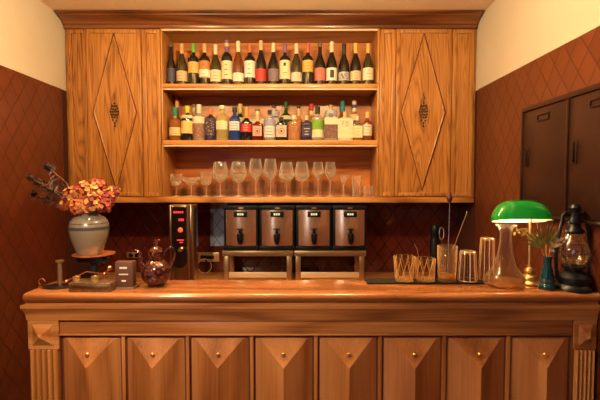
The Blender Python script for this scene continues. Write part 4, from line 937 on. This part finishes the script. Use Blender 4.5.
b.inputs['Roughness'].default_value = 0.28; b.inputs['Coat Weight'].default_value = 0.3
k = [(0, 0), (12.5, 0), (13.5, 1), (17.0, 10), (19.8, 18), (21.0, 24), (21.0, 28), (19.5, 33), (16.0, 36.5), (11.5, 38.3), (10.5, 39.2), (10.8, 40.5), (11.8, 41.3), (11.5, 42), (9.8, 41.5), (9.2, 39), (9.5, 36), (0, 36)]
vz = thing('stoneware_vase', 'grey glazed stoneware vase with dark blue bands on the scale pan', 'vase', (vx, Yv, zv))
MB().lathe([(r_ * sv * 0.87, z_ * hv / 42.0) for r_, z_ in k], 48).build('vase_body', vm, vz, world=False)

# dried hydrangea bouquet
hb = thing('dried_hydrangea', 'bunch of dried orange and pink hydrangea heads in the stoneware vase', 'flowers', (vx, Yv, zv + hv * 0.9))
cols = [(0.50, 0.13, 0.04), (0.58, 0.22, 0.08), (0.38, 0.06, 0.035), (0.62, 0.30, 0.11), (0.17, 0.018, 0.018), (0.52, 0.18, 0.10)]
pm = [plain('petal_%s' % n_, c_, 0.7, noise=0.3, nscale=60) for n_, c_ in zip(('rust', 'salmon', 'brick', 'apricot', 'wine', 'rose'), cols)]
rnd = random.Random(11)
heads = [(73, 196, 0.00, 12), (84, 190, -0.02, 12), (96, 192, 0.01, 12), (107, 198, 0.0, 11), (78, 206, -0.05, 10), (92, 203, -0.07, 12), (104, 205, -0.04, 10), (66, 204, 0.0, 8), (99, 184.5, 0.04, 8), (113, 192, 0.03, 8)]
for hi, (hx, hy, dy, hr) in enumerate(heads):
    c = P(hx, hy, Yv + dy); R = hr * sv * 0.80
    bmn = MB(); nfl = 42
    for k in range(nfl):
        z_ = 1 - 2 * (k + .5) / nfl; th_ = k * 2.399; q = math.sqrt(1 - z_ * z_)
        nrm = Vector((q * math.cos(th_), q * math.sin(th_), z_)); pos = c + nrm * R * rnd.uniform(0.72, 1.08)
        t1 = nrm.orthogonal().normalized(); t1 = Matrix.Rotation(rnd.uniform(0, 6.28), 3, nrm) @ t1; t2 = nrm.cross(t1)
        ps = rnd.uniform(0.011, 0.0155)
        for j in range(4):
            d1 = t1 * math.cos(j*PI/2) + t2 * math.sin(j*PI/2); d2 = nrm.cross(d1); up_ = nrm * rnd.uniform(-0.1, 0.7)
            a0 = pos; a1 = pos + d1 * ps * 0.55 + d2 * ps * 0.55 + up_ * ps * 0.3; a2 = pos + d1 * ps * 1.05 + up_ * ps * 0.6; a3 = pos + d1 * ps * 0.55 - d2 * ps * 0.55 + up_ * ps * 0.35
            bmn.quad([a0, a1, a2, a3])
    o = bmn.build('flower_head', pm[0], hb, smooth=0, solidify=0.0006)
    for mm in pm[1:]: o.data.materials.append(mm)
    base_i = rnd.choice([0, 1, 3, 5]) if hi not in (3, 6, 8) else 2
    for i in range(0, len(o.data.polygons), 4):
        ci = base_i if rnd.random() < 0.5 else rnd.randrange(6)
        if hi in (3, 6) and rnd.random() < 0.4: ci = 4
        for j in range(4): o.data.polygons[i + j].material_index = ci
stm = MB()
for (hx, hy, dy, hr) in heads:
    c = P(hx, hy, Yv + dy); stm.tube([(vx + rnd.uniform(-.02, .02), Yv, zv + hv * 0.9), ((c.x + vx) / 2, (c.y + Yv) / 2, (c.z + zv + hv) / 2), c], 0.0018, 6)
stm.build('stems', plain('dry_stem', (0.25, 0.16, 0.07), 0.8), hb)

# thistles
THM = plain('thistle_grey', (0.03, 0.022, 0.028), 0.8, noise=0.5, nscale=80); THS = plain('thistle_stem', (0.36, 0.17, 0.08), 0.7); THL = plain('thistle_leaf', (0.10, 0.075, 0.085), 0.7, noise=0.4, nscale=60)
base = Vector((vx - 0.02, Yv, zv + hv * 0.95))
for i, (hx, hy, s_, lab, bend) in enumerate(((47.5, 166.5, 1.0, 'uppermost dried thistle left of the hydrangeas', 0.02), (30.5, 177.5, 0.9, 'leftmost dried thistle left of the hydrangeas', -0.01),
                                      (39, 181, 1.0, 'dried thistle in the middle of the cluster', 0.0), (34.5, 193.5, 0.95, 'lowest dried thistle left of the hydrangeas', -0.03))):
    c = P(hx, hy, Yv - 0.02 + 0.02 * i)
    t = thing('dried_thistle', lab, 'flower', base, 'dried thistles in the vase')
    mid = (base + c) / 2 + Vector((0, 0, bend + 0.02))
    b_ = MB(); b_.ball(c, 0.015 * s_, 10, 8, (1.2, 1, 0.9)); dirc = (c - mid).normalized()
    for k in range(46):
        v_ = Vector((rnd.gauss(0, 1), rnd.gauss(0, 1), rnd.gauss(0, 1))).normalized(); v_ = (v_ + dirc * 0.25).normalized()
        b_.tube([c + v_ * 0.008 * s_, c + v_ * rnd.uniform(0.022, 0.032) * s_], 0.002, 4, r1=0.0003)
    b_.build('thistle_head', THM, t)
    s2 = MB(); s2.tube([base, base.lerp(mid, .5) + Vector((0, 0, -.01)), mid, mid.lerp(c, .5), c], 0.0012, 6)
    s2.build('stem', THS, t)
    lf = MB()
    for k in range(30):
        q = base.lerp(mid, 0.6).lerp(c, rnd.uniform(0.1, 0.95)) ; v_ = Vector((rnd.uniform(-1, .3), rnd.uniform(-.5, .5), rnd.uniform(-0.7, .6))).normalized()
        n_ = v_.cross(Vector((0, 1, 0.3))).normalized(); ln = rnd.uniform(0.02, 0.045)
        lf.quad([q, q + v_ * ln * 0.5 + n_ * 0.006, q + v_ * ln, q + v_ * ln * 0.5 - n_ * 0.006])
    lf.build('leaves', THL, t, smooth=0, solidify=0.0006)

# little brown sign block
YN = 1.93; a, b = X_(115, YN, 275), X_(132.6, YN, 275)
sg = thing('sign_block', 'small brown block sign with three pale rows of lettering beside the scale', 'sign', ((a + b) / 2, YN + 0.02, ZT + EP))
MB().box(a - 0.008, b + 0.010, YN - 0.012, YN + 0.06, ZT + EP, ZT + 0.008, 0.002).build('foot_plate', plain('grey_plate', (0.20, 0.14, 0.11), 0.4, 0.5), sg)
bk = MB().box(a, b, YN, YN + 0.045, ZT + 0.0085, Z_(262, YN), 0.002).build('block', plain('brown_leather', (0.10, 0.040, 0.028), 0.5), sg)
l = MB()
def dashes(x0, x1, y0, y1, n):
    xa, xb = X_(x0, YN, 275), X_(x1, YN, 275)
    for k in range(n):
        l.box(xa + (xb - xa) * k / n, xa + (xb - xa) * (k + 0.8) / n, YN - 0.0012, YN + 0.0002, Z_(y1, YN), Z_(y0, YN))
dashes(119.7, 127.3, 267, 268.8, 5); dashes(119, 128.4, 273.8, 274.9, 7); dashes(121.5, 126, 280.1, 281.7, 3)
o = l.build('lettering', PORC, sg); o.parent = bk

# ornate lustre pot
Yt = 1.985; sx = Yt / F; tx = X_(156, Yt, 270); sx *= 0.94
tp = thing('ornate_teapot', 'dark purplish copper lustre teapot with curled spout and loop handle', 'teapot', (tx, Yt, ZT + EP))
LUS, N, L, b = new_mat('copper_lustre')
tc = N.new('ShaderNodeTexCoord'); vv = N.new('ShaderNodeTexVoronoi'); vv.inputs['Scale'].default_value = 55; L.new(tc.outputs['Object'], vv.inputs['Vector'])
rr_ = N.new('ShaderNodeValToRGB'); e = rr_.color_ramp.elements; e[0].color = (0.22, 0.055, 0.03, 1); e[1].color = (0.022, 0.006, 0.014, 1); e[0].position = 0.1; e[1].position = 0.75
L.new(vv.outputs['Distance'], rr_.inputs[0]); L.new(rr_.outputs[0], b.inputs['Base Color'])
b.inputs['Metallic'].default_value = 0.55; b.inputs['Roughness'].default_value = 0.10; b.inputs['Coat Weight'].default_value = 0.6
bp = N.new('ShaderNodeBump'); bp.inputs['Strength'].default_value = 0.8; bp.inputs['Distance'].default_value = 0.004; L.new(vv.outputs['Distance'], bp.inputs['Height']); L.new(bp.outputs[0], b.inputs['Normal'])
MC['copper_lustre'] = LUS
pr = [(0, 0), (8.5, 0), (9, 1), (8, 2), (11.5, 5), (14.5, 10), (15.3, 15), (14.3, 20), (11.5, 24.5), (8, 27.5), (6.5, 28.5)]
MB().lathe([(r_ * sx, z_ * sx) for r_, z_ in pr], 40, lobes=10, amp=0.03).build('pot_body', LUS, tp, world=False)
MB().lathe([(r_ * sx, z_ * sx) for r_, z_ in [(6.6, 28.5), (7.4, 31), (7.8, 35), (7.2, 38.5), (5, 41), (3, 42.5), (2.2, 43.5), (2.8, 45), (1.8, 47), (0, 47.5)]], 24, lobes=8, amp=0.05).build('lid', LUS, tp, world=False)
fn = MB()
for a in range(5):
    t_ = -0.9 + a * 0.45
    fn.tube([(0, 0, 46*sx), (math.sin(t_)*3*sx, 0, (46 + 3*math.cos(t_))*sx), (math.sin(t_)*5.5*sx, 0.002*a, (46 + 6.5*math.cos(t_))*sx)], 0.0042, 8, r1=0.0008)
fn.build('leaf_finial', LUS, tp, world=False)
bz = lambda pts, n=20: [tuple(sum(math.comb(len(pts)-1, i) * (1-t)**(len(pts)-1-i) * t**i * p[j] for i, p in enumerate(pts)) for j in range(3)) for t in [k/n for k in range(n+1)]]
MB().tube(bz([(-12*sx, 0, 18*sx), (-17*sx, 0, 20*sx), (-15*sx, 0, 34*sx), (-18*sx, 0, 42*sx), (-25*sx, 0, 37*sx)]), 0.013, 12, r1=0.005).build('spout', LUS, tp, world=False)
MB().tube(bz([(6*sx, 0, 27*sx), (11*sx, 0, 48*sx), (26*sx, 0, 48*sx), (22*sx, 0, 28*sx), (13*sx, 0, 18*sx)], 26), 0.0048, 10).build('handle', LUS, tp, world=False)

# ================================================================== things on the bar, right
MATB = plain('black_rubber', (0.005, 0.005, 0.006), 0.6, bump=0.3, nscale=200)
bmt = MB().box(X_(366, 2.06, 280), X_(481, 2.06, 280), 2.015, 2.108, ZT + EP, ZT + 0.011, 0.003).build('bar_mat', MATB)
tag(bmt, 'long black rubber bar mat at the back edge of the worktop', 'mat')
ZM = ZT + 0.011 + EP
CUT = thin_glass('cut_crystal', (0.95, 0.88, 0.76), 0.9, 0.03, pattern=True, pscale=45, base=0.01, sheen=0.7, sheen_col=(1.0, 0.72, 0.38))  # warm sheen colour paints in golden reflections
CUT2 = thin_glass('cut_crystal_fine', (0.95, 0.92, 0.86), 0.9, 0.03, pattern=True, pscale=60, base=0.05, sheen=0.75, sheen_col=(1.0, 0.72, 0.38))
CLR = thin_glass('clear_glass', (0.96, 0.95, 0.93), 0.95, 0.02, base=0.07)
def cutglass(px, w, h_px, lab, Y, mat, zb_, taper=0.85, lobes=12, cat='glass', name='cut_glass_tumbler', liquid=None, grp=None, amp=0.04):
    s = Y / F; x = X_(px, Y, 268); R = w / 2 * s; H_ = h_px * s; r0 = R * taper
    t = thing(name, lab, cat, (x, Y, zb_), grp)
    MB().lathe([(0, 0), (r0*0.97, 0), (r0, 0.004), (r0*1.02, H_*0.2), (R*0.97, H_*0.7), (R, H_), (R - 0.003, H_), (r0 - 0.002, 0.014), (0, 0.014)], 48, lobes=lobes, amp=amp).build('glass_wall', mat, t, world=False)
    return t, R, H_, r0
def cross_cuts(t, R, H_, r0, n=10):
    m_ = MB()
    for k in range(n):
        for s_ in (-1, 1):
            pts = []
            for q in range(7):
                f_ = q / 6; a = 2*PI*k/n + s_ * (f_ - 0.35) * 0.55; rr = (r0 + (R - r0) * (0.15 + 0.8*f_)) * 1.0
                pts.append((rr * math.cos(a), rr * math.sin(a), H_ * (0.10 + 0.86 * f_)))
            m_.tube(pts, 0.0016, 5)
    o = m_.build('cut_pattern', thin_glass('cut_edges', (0.95, 0.82, 0.6), 0.6, 0.15, base=0.75, sheen=0.6, sheen_col=(1.0, 0.72, 0.34)), t, world=False); return o  # pale gold painted on the cut edges for their glints
t, R, H_, r0 = cutglass(404.3, 21, 24.5, 'flared cut glass tumbler at the left end of the bar mat', 2.055, CUT, ZM, 0.84, grp='cut glass tumblers on the mat'); cross_cuts(t, R, H_, r0)
t, R, H_, r0 = cutglass(425.3, 19.5, 22.5, 'straight cut glass tumbler between the flared tumbler and the mixing glass', 2.055, CUT, ZM, 0.93, grp='cut glass tumblers on the mat'); cross_cuts(t, R, H_, r0, 9)
t, R, H_, r0 = cutglass(447, 19.5, 35, 'tall crystal mixing glass holding bar spoons', 2.055, CUT2, ZM, 0.88, name='mixing_glass', grp=None, amp=0.01, lobes=20)
mx_ = t
MB().lathe([(0, 0.0145), (r0 - 0.005, 0.0145), (r0 - 0.004, 0.03), (0, 0.03)], 24).build('orange_liquid', plain('orange_liquid', (0.8, 0.35, 0.06), 0.1, 0, 0.5), t, world=False)
# bar spoons
STS = plain('spoon_steel', (0.75, 0.62, 0.52), 0.2, 1.0)
c0 = Vector((mx_.location.x, 2.055, ZM + 0.03))
def P2(px, py): return P(px, py, 2.055)
t = thing('bar_spoon', 'upright long bar spoon with dark bulb end standing in the mixing glass', 'spoon', c0 + Vector((.004, 0, 0)))
MB().tube([c0 + Vector((0.004, 0, 0.003)), P2(449.6, 202)], 0.0022, 8).build('shaft', STS, t)
q = P2(449.7, 197.5)
MB().lathe([(0, -0.036), (0.004, -0.030), (0.013, -0.012), (0.014, 0.0), (0.009, 0.010), (0.006, 0.028), (0, 0.03)], 14, c=q).build('bulb_end', plain('dark_bulb', (0.06, 0.015, 0.015), 0.4), t)
t = thing('bar_spoon', 'slanting twisted bar spoon leaning right in the mixing glass', 'spoon', c0 + Vector((-.012, 0.012, 0)))
MB().tube([c0 + Vector((-0.012, 0.012, 0.003)), P(466.5, 214, 2.075)], 0.0024, 8).ball(P(466.8, 213, 2.075), 0.006, 10, 8, (0.8, .8, 1.6)).build('shaft', STS, t)
t = thing('cocktail_strainer', 'small wire loop strainer handle rising from the mixing glass', 'strainer', c0 + Vector((-.018, -0.008, 0)))
lp = [(P(441.5 + 2.4 * math.cos(a), 233.5 + 6 * math.sin(a), 2.045)) for a in [2*PI*k/20 for k in range(20)]]
MB().tube(lp, 0.0018, 6, close=True).tube([c0 + Vector((-.018, -0.008, 0.004)), P(442, 239, 2.045)], 0.003, 8).build('loop_handle', STS, t)
# upturned glasses
def upturned(px, w, h_px, lab, Y, zb_, lobes=10):
    s = Y / F; R = w / 2 * s; H_ = h_px * s
    o = thing('upturned_glass', lab, 'glass', (X_(px, Y, 265), Y, zb_), 'upturned highball glasses')
    MB().lathe([(R - 0.003, 0), (R, 0.001), (R*0.99, 0.006), (R*0.80, H_ - 0.004), (R*0.76, H_), (0, H_), (0, H_ - 0.012), (R*0.74, H_ - 0.014), (R - 0.003, 0)], 40, lobes=lobes, amp=0.03, closed_ends=False).build('glass_wall', thin_glass('ridged_glass', (0.95, 0.88, 0.80), 0.9, 0.05, base=0.03, sheen=0.35, sheen_col=(1.0, 0.72, 0.42)), o, world=False)
    rb = MB()
    for k in range(lobes):
        a = 2 * PI * (k + 0.3) / lobes
        rb.tube([(R*math.cos(a), R*math.sin(a), 0.006), (R*0.80*math.cos(a), R*0.80*math.sin(a), H_ - 0.004)], 0.0022, 5)
    for r_, z_ in ((R, 0.003), (R*0.78, H_ - 0.003)): rb.tube([(r_*math.cos(a), r_*math.sin(a), z_) for a in [2*PI*q/24 for q in range(24)]], 0.0022, 5, close=True)
    rb.build('ridges', MC['cut_edges'], o, world=False); return o
upturned(467.6, 18.5, 30, 'upturned ridged glass on the right end of the bar mat', 2.055, ZM)
upturned(486.8, 15.5, 45, 'tall upturned ridged glass behind the decanter', 2.066, ZT + EP)
# black bottle behind the mixing glass, on the back counter
Yk = 3.12; sk = Yk / F
o = MB().lathe([(0, 0), (4.5*sk, 0), (4.8*sk, 0.01), (4.8*sk, 0.36), (4.3*sk, 0.37), (4.3*sk, 0.40), (4.6*sk, 0.41), (4.6*sk, 0.45), (3.6*sk, 0.475), (1.8*sk, 0.485), (0, 0.487)], 24).build('black_flask', BLACK)
o.location = (X_(434.5, Yk, 260), Yk, ZBC + EP); tag(o, 'tall black flask on the back counter behind the crystal mixing glass', 'flask')
# straw / garnish curl in the second tumbler
gq = MB().tube([P(418, 268, 2.055), P(418.5, 258, 2.055), P(417.5, 250, 2.055), P(414.5, 244.5, 2.06)], 0.0009, 6).build('thin_twig', plain('twig', (0.5, 0.25, 0.1), 0.6))
tag(gq, 'thin curved twig standing in the straight cut tumbler', 'twig')

# decanter
Yd = 1.99; s = Yd / F; dx = X_(505, Yd, 270)
dc = thing('glass_decanter', 'clear wide based glass decanter with flared lip left of the green lamp', 'decanter', (dx, Yd, ZT + EP))
out_ = [(0, 0), (14, 0), (16.5, 1.2), (18.4, 4), (19.0, 7), (17.6, 10.5), (14, 15), (10.6, 21), (8.2, 29), (6.4, 38), (5.4, 46), (5.6, 53), (7.2, 58.5), (10, 61.5)]
outer = [(r_*s, z_*s) for r_, z_ in out_]; th = 0.0022
MB().lathe(outer + [(max(0, r_ - th), z_ + (0.005 if i < 2 else 0)) for i, (r_, z_) in enumerate(outer)][::-1], 44, closed_ends=False).build('decanter_glass', thin_glass('decanter_clear', (0.98, 0.96, 0.93), 0.9, 0.03, base=0.015, sheen=0.15, sheen_col=(1, .85, .65)), dc, world=False)
MB().lathe([(0, 0.006), (15.6*s, 0.007), (17.2*s, 0.02), (17.2*s, 0.030), (0, 0.030)], 36).build('amber_drink', plain('amber_drink', (0.9, 0.5, 0.18), 0.05, 0, 0.85, 1.33), dc, world=False)

# bankers lamp
Yl = 2.03; s = Yl / F; lx = X_(529.2, Yl, 270)
lm = thing('bankers_lamp', 'brass bankers lamp with glossy green glass shade', 'lamp', (lx, Yl, ZT + EP))
MB().lathe([(r_*s, z_*s) for r_, z_ in [(0, 0), (10, 0), (10.5, 1.2), (9.5, 2.5), (6.5, 4), (7.5, 6), (7, 8), (4, 10), (5, 12.5), (4.2, 15), (2.2, 17), (2.6, 19), (0, 19)]], 32).build('base', BRASS, lm, world=False)
zsh = Z_(221, Yl) - ZT
MB().lathe([(1.4*s, 18*s), (1.4*s, zsh + 0.035), (0, zsh + 0.036)], 16).build('pole', BRASS, lm, world=False)
scx = X_(521.8, Yl, 212) - lx; Ls = 28.0 * s
Rs = 0.066
tilt = Matrix.Rotation(math.radians(-13), 4, 'X')
def shade(r_off, L_):
    mb = MB(); nx, na = 28, 16; grid = []
    for i in range(nx + 1):
        u_ = -1 + 2 * i / nx; u_ = math.sin(u_ * PI / 2); k = (1 - abs(u_) ** 3.2) ** 0.42 if abs(u_) < 1 else 0
        k = max(k, 0.02); row = []
        for j in range(na + 1):
            a = PI * j / na
            v = Vector((u_ * L_, math.cos(a) * (Rs + r_off) * (0.35 + 0.65 * k), (math.sin(a) ** 0.8) * (Rs * 1.62 + r_off) * k))
            row.append(mb.bm.verts.new((tilt @ v) + Vector((scx, 0, zsh))))
        grid.append(row)
    for i in range(nx):
        for j in range(na): mb.bm.faces.new((grid[i][j], grid[i+1][j], grid[i+1][j+1], grid[i][j+1]))
    return mb
shd = shade(0.0, Ls).build('lamp_shade', plain('green_glass', (0.0, 0.24, 0.03), 0.06, coat=1.0, emit=(0.0, 0.40, 0.04), es=0.06), lm, world=False, smooth=60)
shd['label'] = 'glossy green glass shade'
lin = shade(-0.003, Ls - 0.003).build('shade_lining', plain('opal_glass', (0.85, 0.78, 0.62), 0.5), lm, world=False, smooth=60); lin.parent = shd
bl = MB().lathe([(0, -0.05), (0.012, -0.045), (0.014, 0.02), (0.010, 0.04), (0, 0.05)], 16, mat=Matrix.Rotation(PI/2, 4, 'Y'), c=(scx, 0.005, zsh + 0.035)).build('bulb', plain('bulb_glow', (1, 0.8, 0.5), 0.5, emit=(1.0, 0.72, 0.38), es=6), lm, world=False)
ll = lamp('bankers_bulb_light', (lx + scx, Yl - 0.0, ZT + zsh + 0.012), 1.1, 0.02, (1.0, 0.72, 0.4))
MB().ball((0.0, 0, 0), 0.006).bm.free()
ch_ = MB().tube([(0.03, -0.01, zsh + 0.02), (0.03, -0.012, zsh - 0.07)], 0.0009, 6).ball((0.03, -0.012, zsh - 0.075), 0.0042, 10, 8, (1, 1, 1.5)); ch_.build('pull_chain', BRASS, lm, world=False)

# teal bottle with dried sprigs
Yb = 1.93; s = Yb / F; bx = X_(547, Yb, 280)
tb_ = MB().lathe([(r_*s, z_*s) for r_, z_ in [(0, 0), (7.6, 0), (8.2, 1.5), (8.0, 4), (6.6, 6), (7.4, 8), (6.0, 11), (6.6, 13), (4.9, 17), (5.3, 19), (3.9, 23), (3.7, 30), (4.5, 32), (4.3, 33), (3.4, 32.5), (3.2, 24), (0, 22)]], 32, lobes=8, amp=0.03).build('teal_bottle', plain('teal_glass', (0.004, 0.055, 0.085), 0.05, 0, 0.4, 1.3, coat=1))
tb_.location = (bx, Yb, ZT + EP); tag(tb_, 'small ribbed teal glass bottle between lamp base and lantern', 'vase')
bs = Vector((bx, Yb, ZT + 0.12))
LY = plain('dry_leaf_gold', (0.42, 0.28, 0.07), 0.6, noise=0.35, nscale=60); LG = plain('dry_leaf_green', (0.16, 0.15, 0.04), 0.6, noise=0.35, nscale=60)
rnd = random.Random(5)
def leaf(mb, q, d, ln, wd, face=Vector((0, -1, 0.2))):
    d = d.normalized(); n_ = d.cross(face).normalized(); u_ = d.cross(n_)
    a = [q, q + d*ln*.3 + n_*wd + u_*wd*.3, q + d*ln*.7 + n_*wd*.8 + u_*wd*.2, q + d*ln, q + d*ln*.7 - n_*wd*.8 + u_*wd*.2, q + d*ln*.3 - n_*wd + u_*wd*.3]
    mb.bm.faces.new([mb.bm.verts.new(p) for p in a])
# fan frond
t = thing('dried_fan_frond', 'dried yellow green fan leaf in the teal bottle', 'plant', bs)
fm = MB(); fc = P(546, 250, Yb)
for k in range(13):
    a = math.radians(-70 + 140 * k / 12)
    ln = 0.135 * (0.75 + 0.25 * math.cos(a)); d_ = Vector((math.sin(a), rnd.uniform(-.1, .1), math.cos(a)))
    leaf(fm, fc + d_ * 0.02, d_, ln * 0.85, 0.0065)
fm.build('frond', LG, t, smooth=0, solidify=0.0006)
MB().tube([bs, fc, fc + Vector((0, 0, .03))], 0.002, 6).build('stem', LY, t)
for nm, lab, tips, mat_ in (('dried_leaf_sprig', 'sprig of golden dried leaves arching behind the lamp pole', [(540, 246), (530, 236), (522, 231), (515, 232)], LY),
                      ('dried_flower_sprig', 'sprig of pale dried flowers leaning towards the lantern', [(550, 248), (556, 243), (561, 240)], plain('dry_white', (0.36, 0.27, 0.16), 0.7))):
    t = thing(nm, lab, 'plant', bs)
    pts = [bs] + [P(x_, y_, Yb + 0.06 * (i + 1) / len(tips) * (1.6 if nm == 'dried_leaf_sprig' else -0.3)) for i, (x_, y_) in enumerate(tips)]
    MB().tube(pts, 0.0014, 6).build('stem', THS, t)
    fm = MB()
    for a, b in zip(pts[1:], pts[2:]):
        for k in range(7):
            q = a.lerp(b, k / 7); d_ = Vector((rnd.uniform(-1, 1), rnd.uniform(-.4, .4), rnd.uniform(-1, 1)))
            leaf(fm, q, d_, rnd.uniform(0.018, 0.030), 0.007)
    fm.build('leaves', mat_, t, smooth=0, solidify=0.0006)

# hurricane lantern
Yh = 1.93; s = Yh / F; hx = X_(573, Yh, 270)
hl = thing('hurricane_lantern', 'black hurricane lantern with clear glass globe at the right end of the bar', 'lantern', (hx, Yh, ZT + EP))
K = lambda L_: [(r_*s*0.85, z_*s) for r_, z_ in L_]
MB().lathe(K([(0, 0), (20, 0), (21, 1.5), (20, 4), (17, 6), (18.5, 9), (18, 13), (13, 17), (9, 19), (9, 21), (0, 21)]), 36).build('fuel_tank', IRON, hl, world=False)
MB().lathe(K([(8, 21), (12, 21.5), (12.5, 23.5), (8, 24.5), (5, 25), (0, 25)]), 28).build('burner', IRON, hl, world=False)
go = K([(9, 24), (13, 28), (16, 34), (16.5, 38), (15, 44), (11.5, 50), (9, 54), (8.5, 57)])
MB().lathe(go + [(r_ - 0.002, z_) for r_, z_ in go[::-1]] , 32, closed_ends=False).build('glass_globe', thin_glass('globe_glass', (0.95, 0.90, 0.84), 0.7, 0.03, base=0.06, sheen=0.1), hl, world=False)
MB().lathe(K([(9.5, 56.5), (10.5, 58), (10, 60), (7, 62), (6, 66), (8, 67), (7.5, 70), (6.2, 72), (6, 80), (7, 82), (5, 85), (0, 86)]), 28).build('chimney', IRON, hl, world=False)
tu = MB()
for s_ in (-1, 1):
    tu.tube([(x_*s*s_*0.84, 0, z_*s) for x_, z_ in ((7, 75), (11, 77), (14.5, 74), (15, 66), (17.5, 58), (20.8, 38), (20.5, 22), (18.5, 12), (15, 8))], 0.0085, 10)
tu.build('side_tubes', IRON, hl, world=False)
wg = MB()
for z_, r_ in ((30, 17.5), (38, 18), (47, 17)):
    wg.tube([(r_*s*.85*math.cos(a), r_*s*.85*math.sin(a), z_*s) for a in [2*PI*k/24 for k in range(24)]], 0.0014, 6, close=True)
for k in range(6):
    a = PI/6 + k * PI/3
    wg.tube([(r_*s*.85*math.cos(a), r_*s*.85*math.sin(a), z_*s) for r_, z_ in ((12, 23.5), (17.5, 30), (18, 38), (17, 47), (11, 57))], 0.0013, 6)
wg.build('wire_guard', IRON, hl, world=False)
MB().tube(bz([(-14*s, 0, 58*s), (-18*s, -0.08, 84*s), (12*s, -0.10, 84*s), (14*s, 0, 58*s)], 20), 0.0018, 6).build('carry_handle', IRON, hl, world=False)
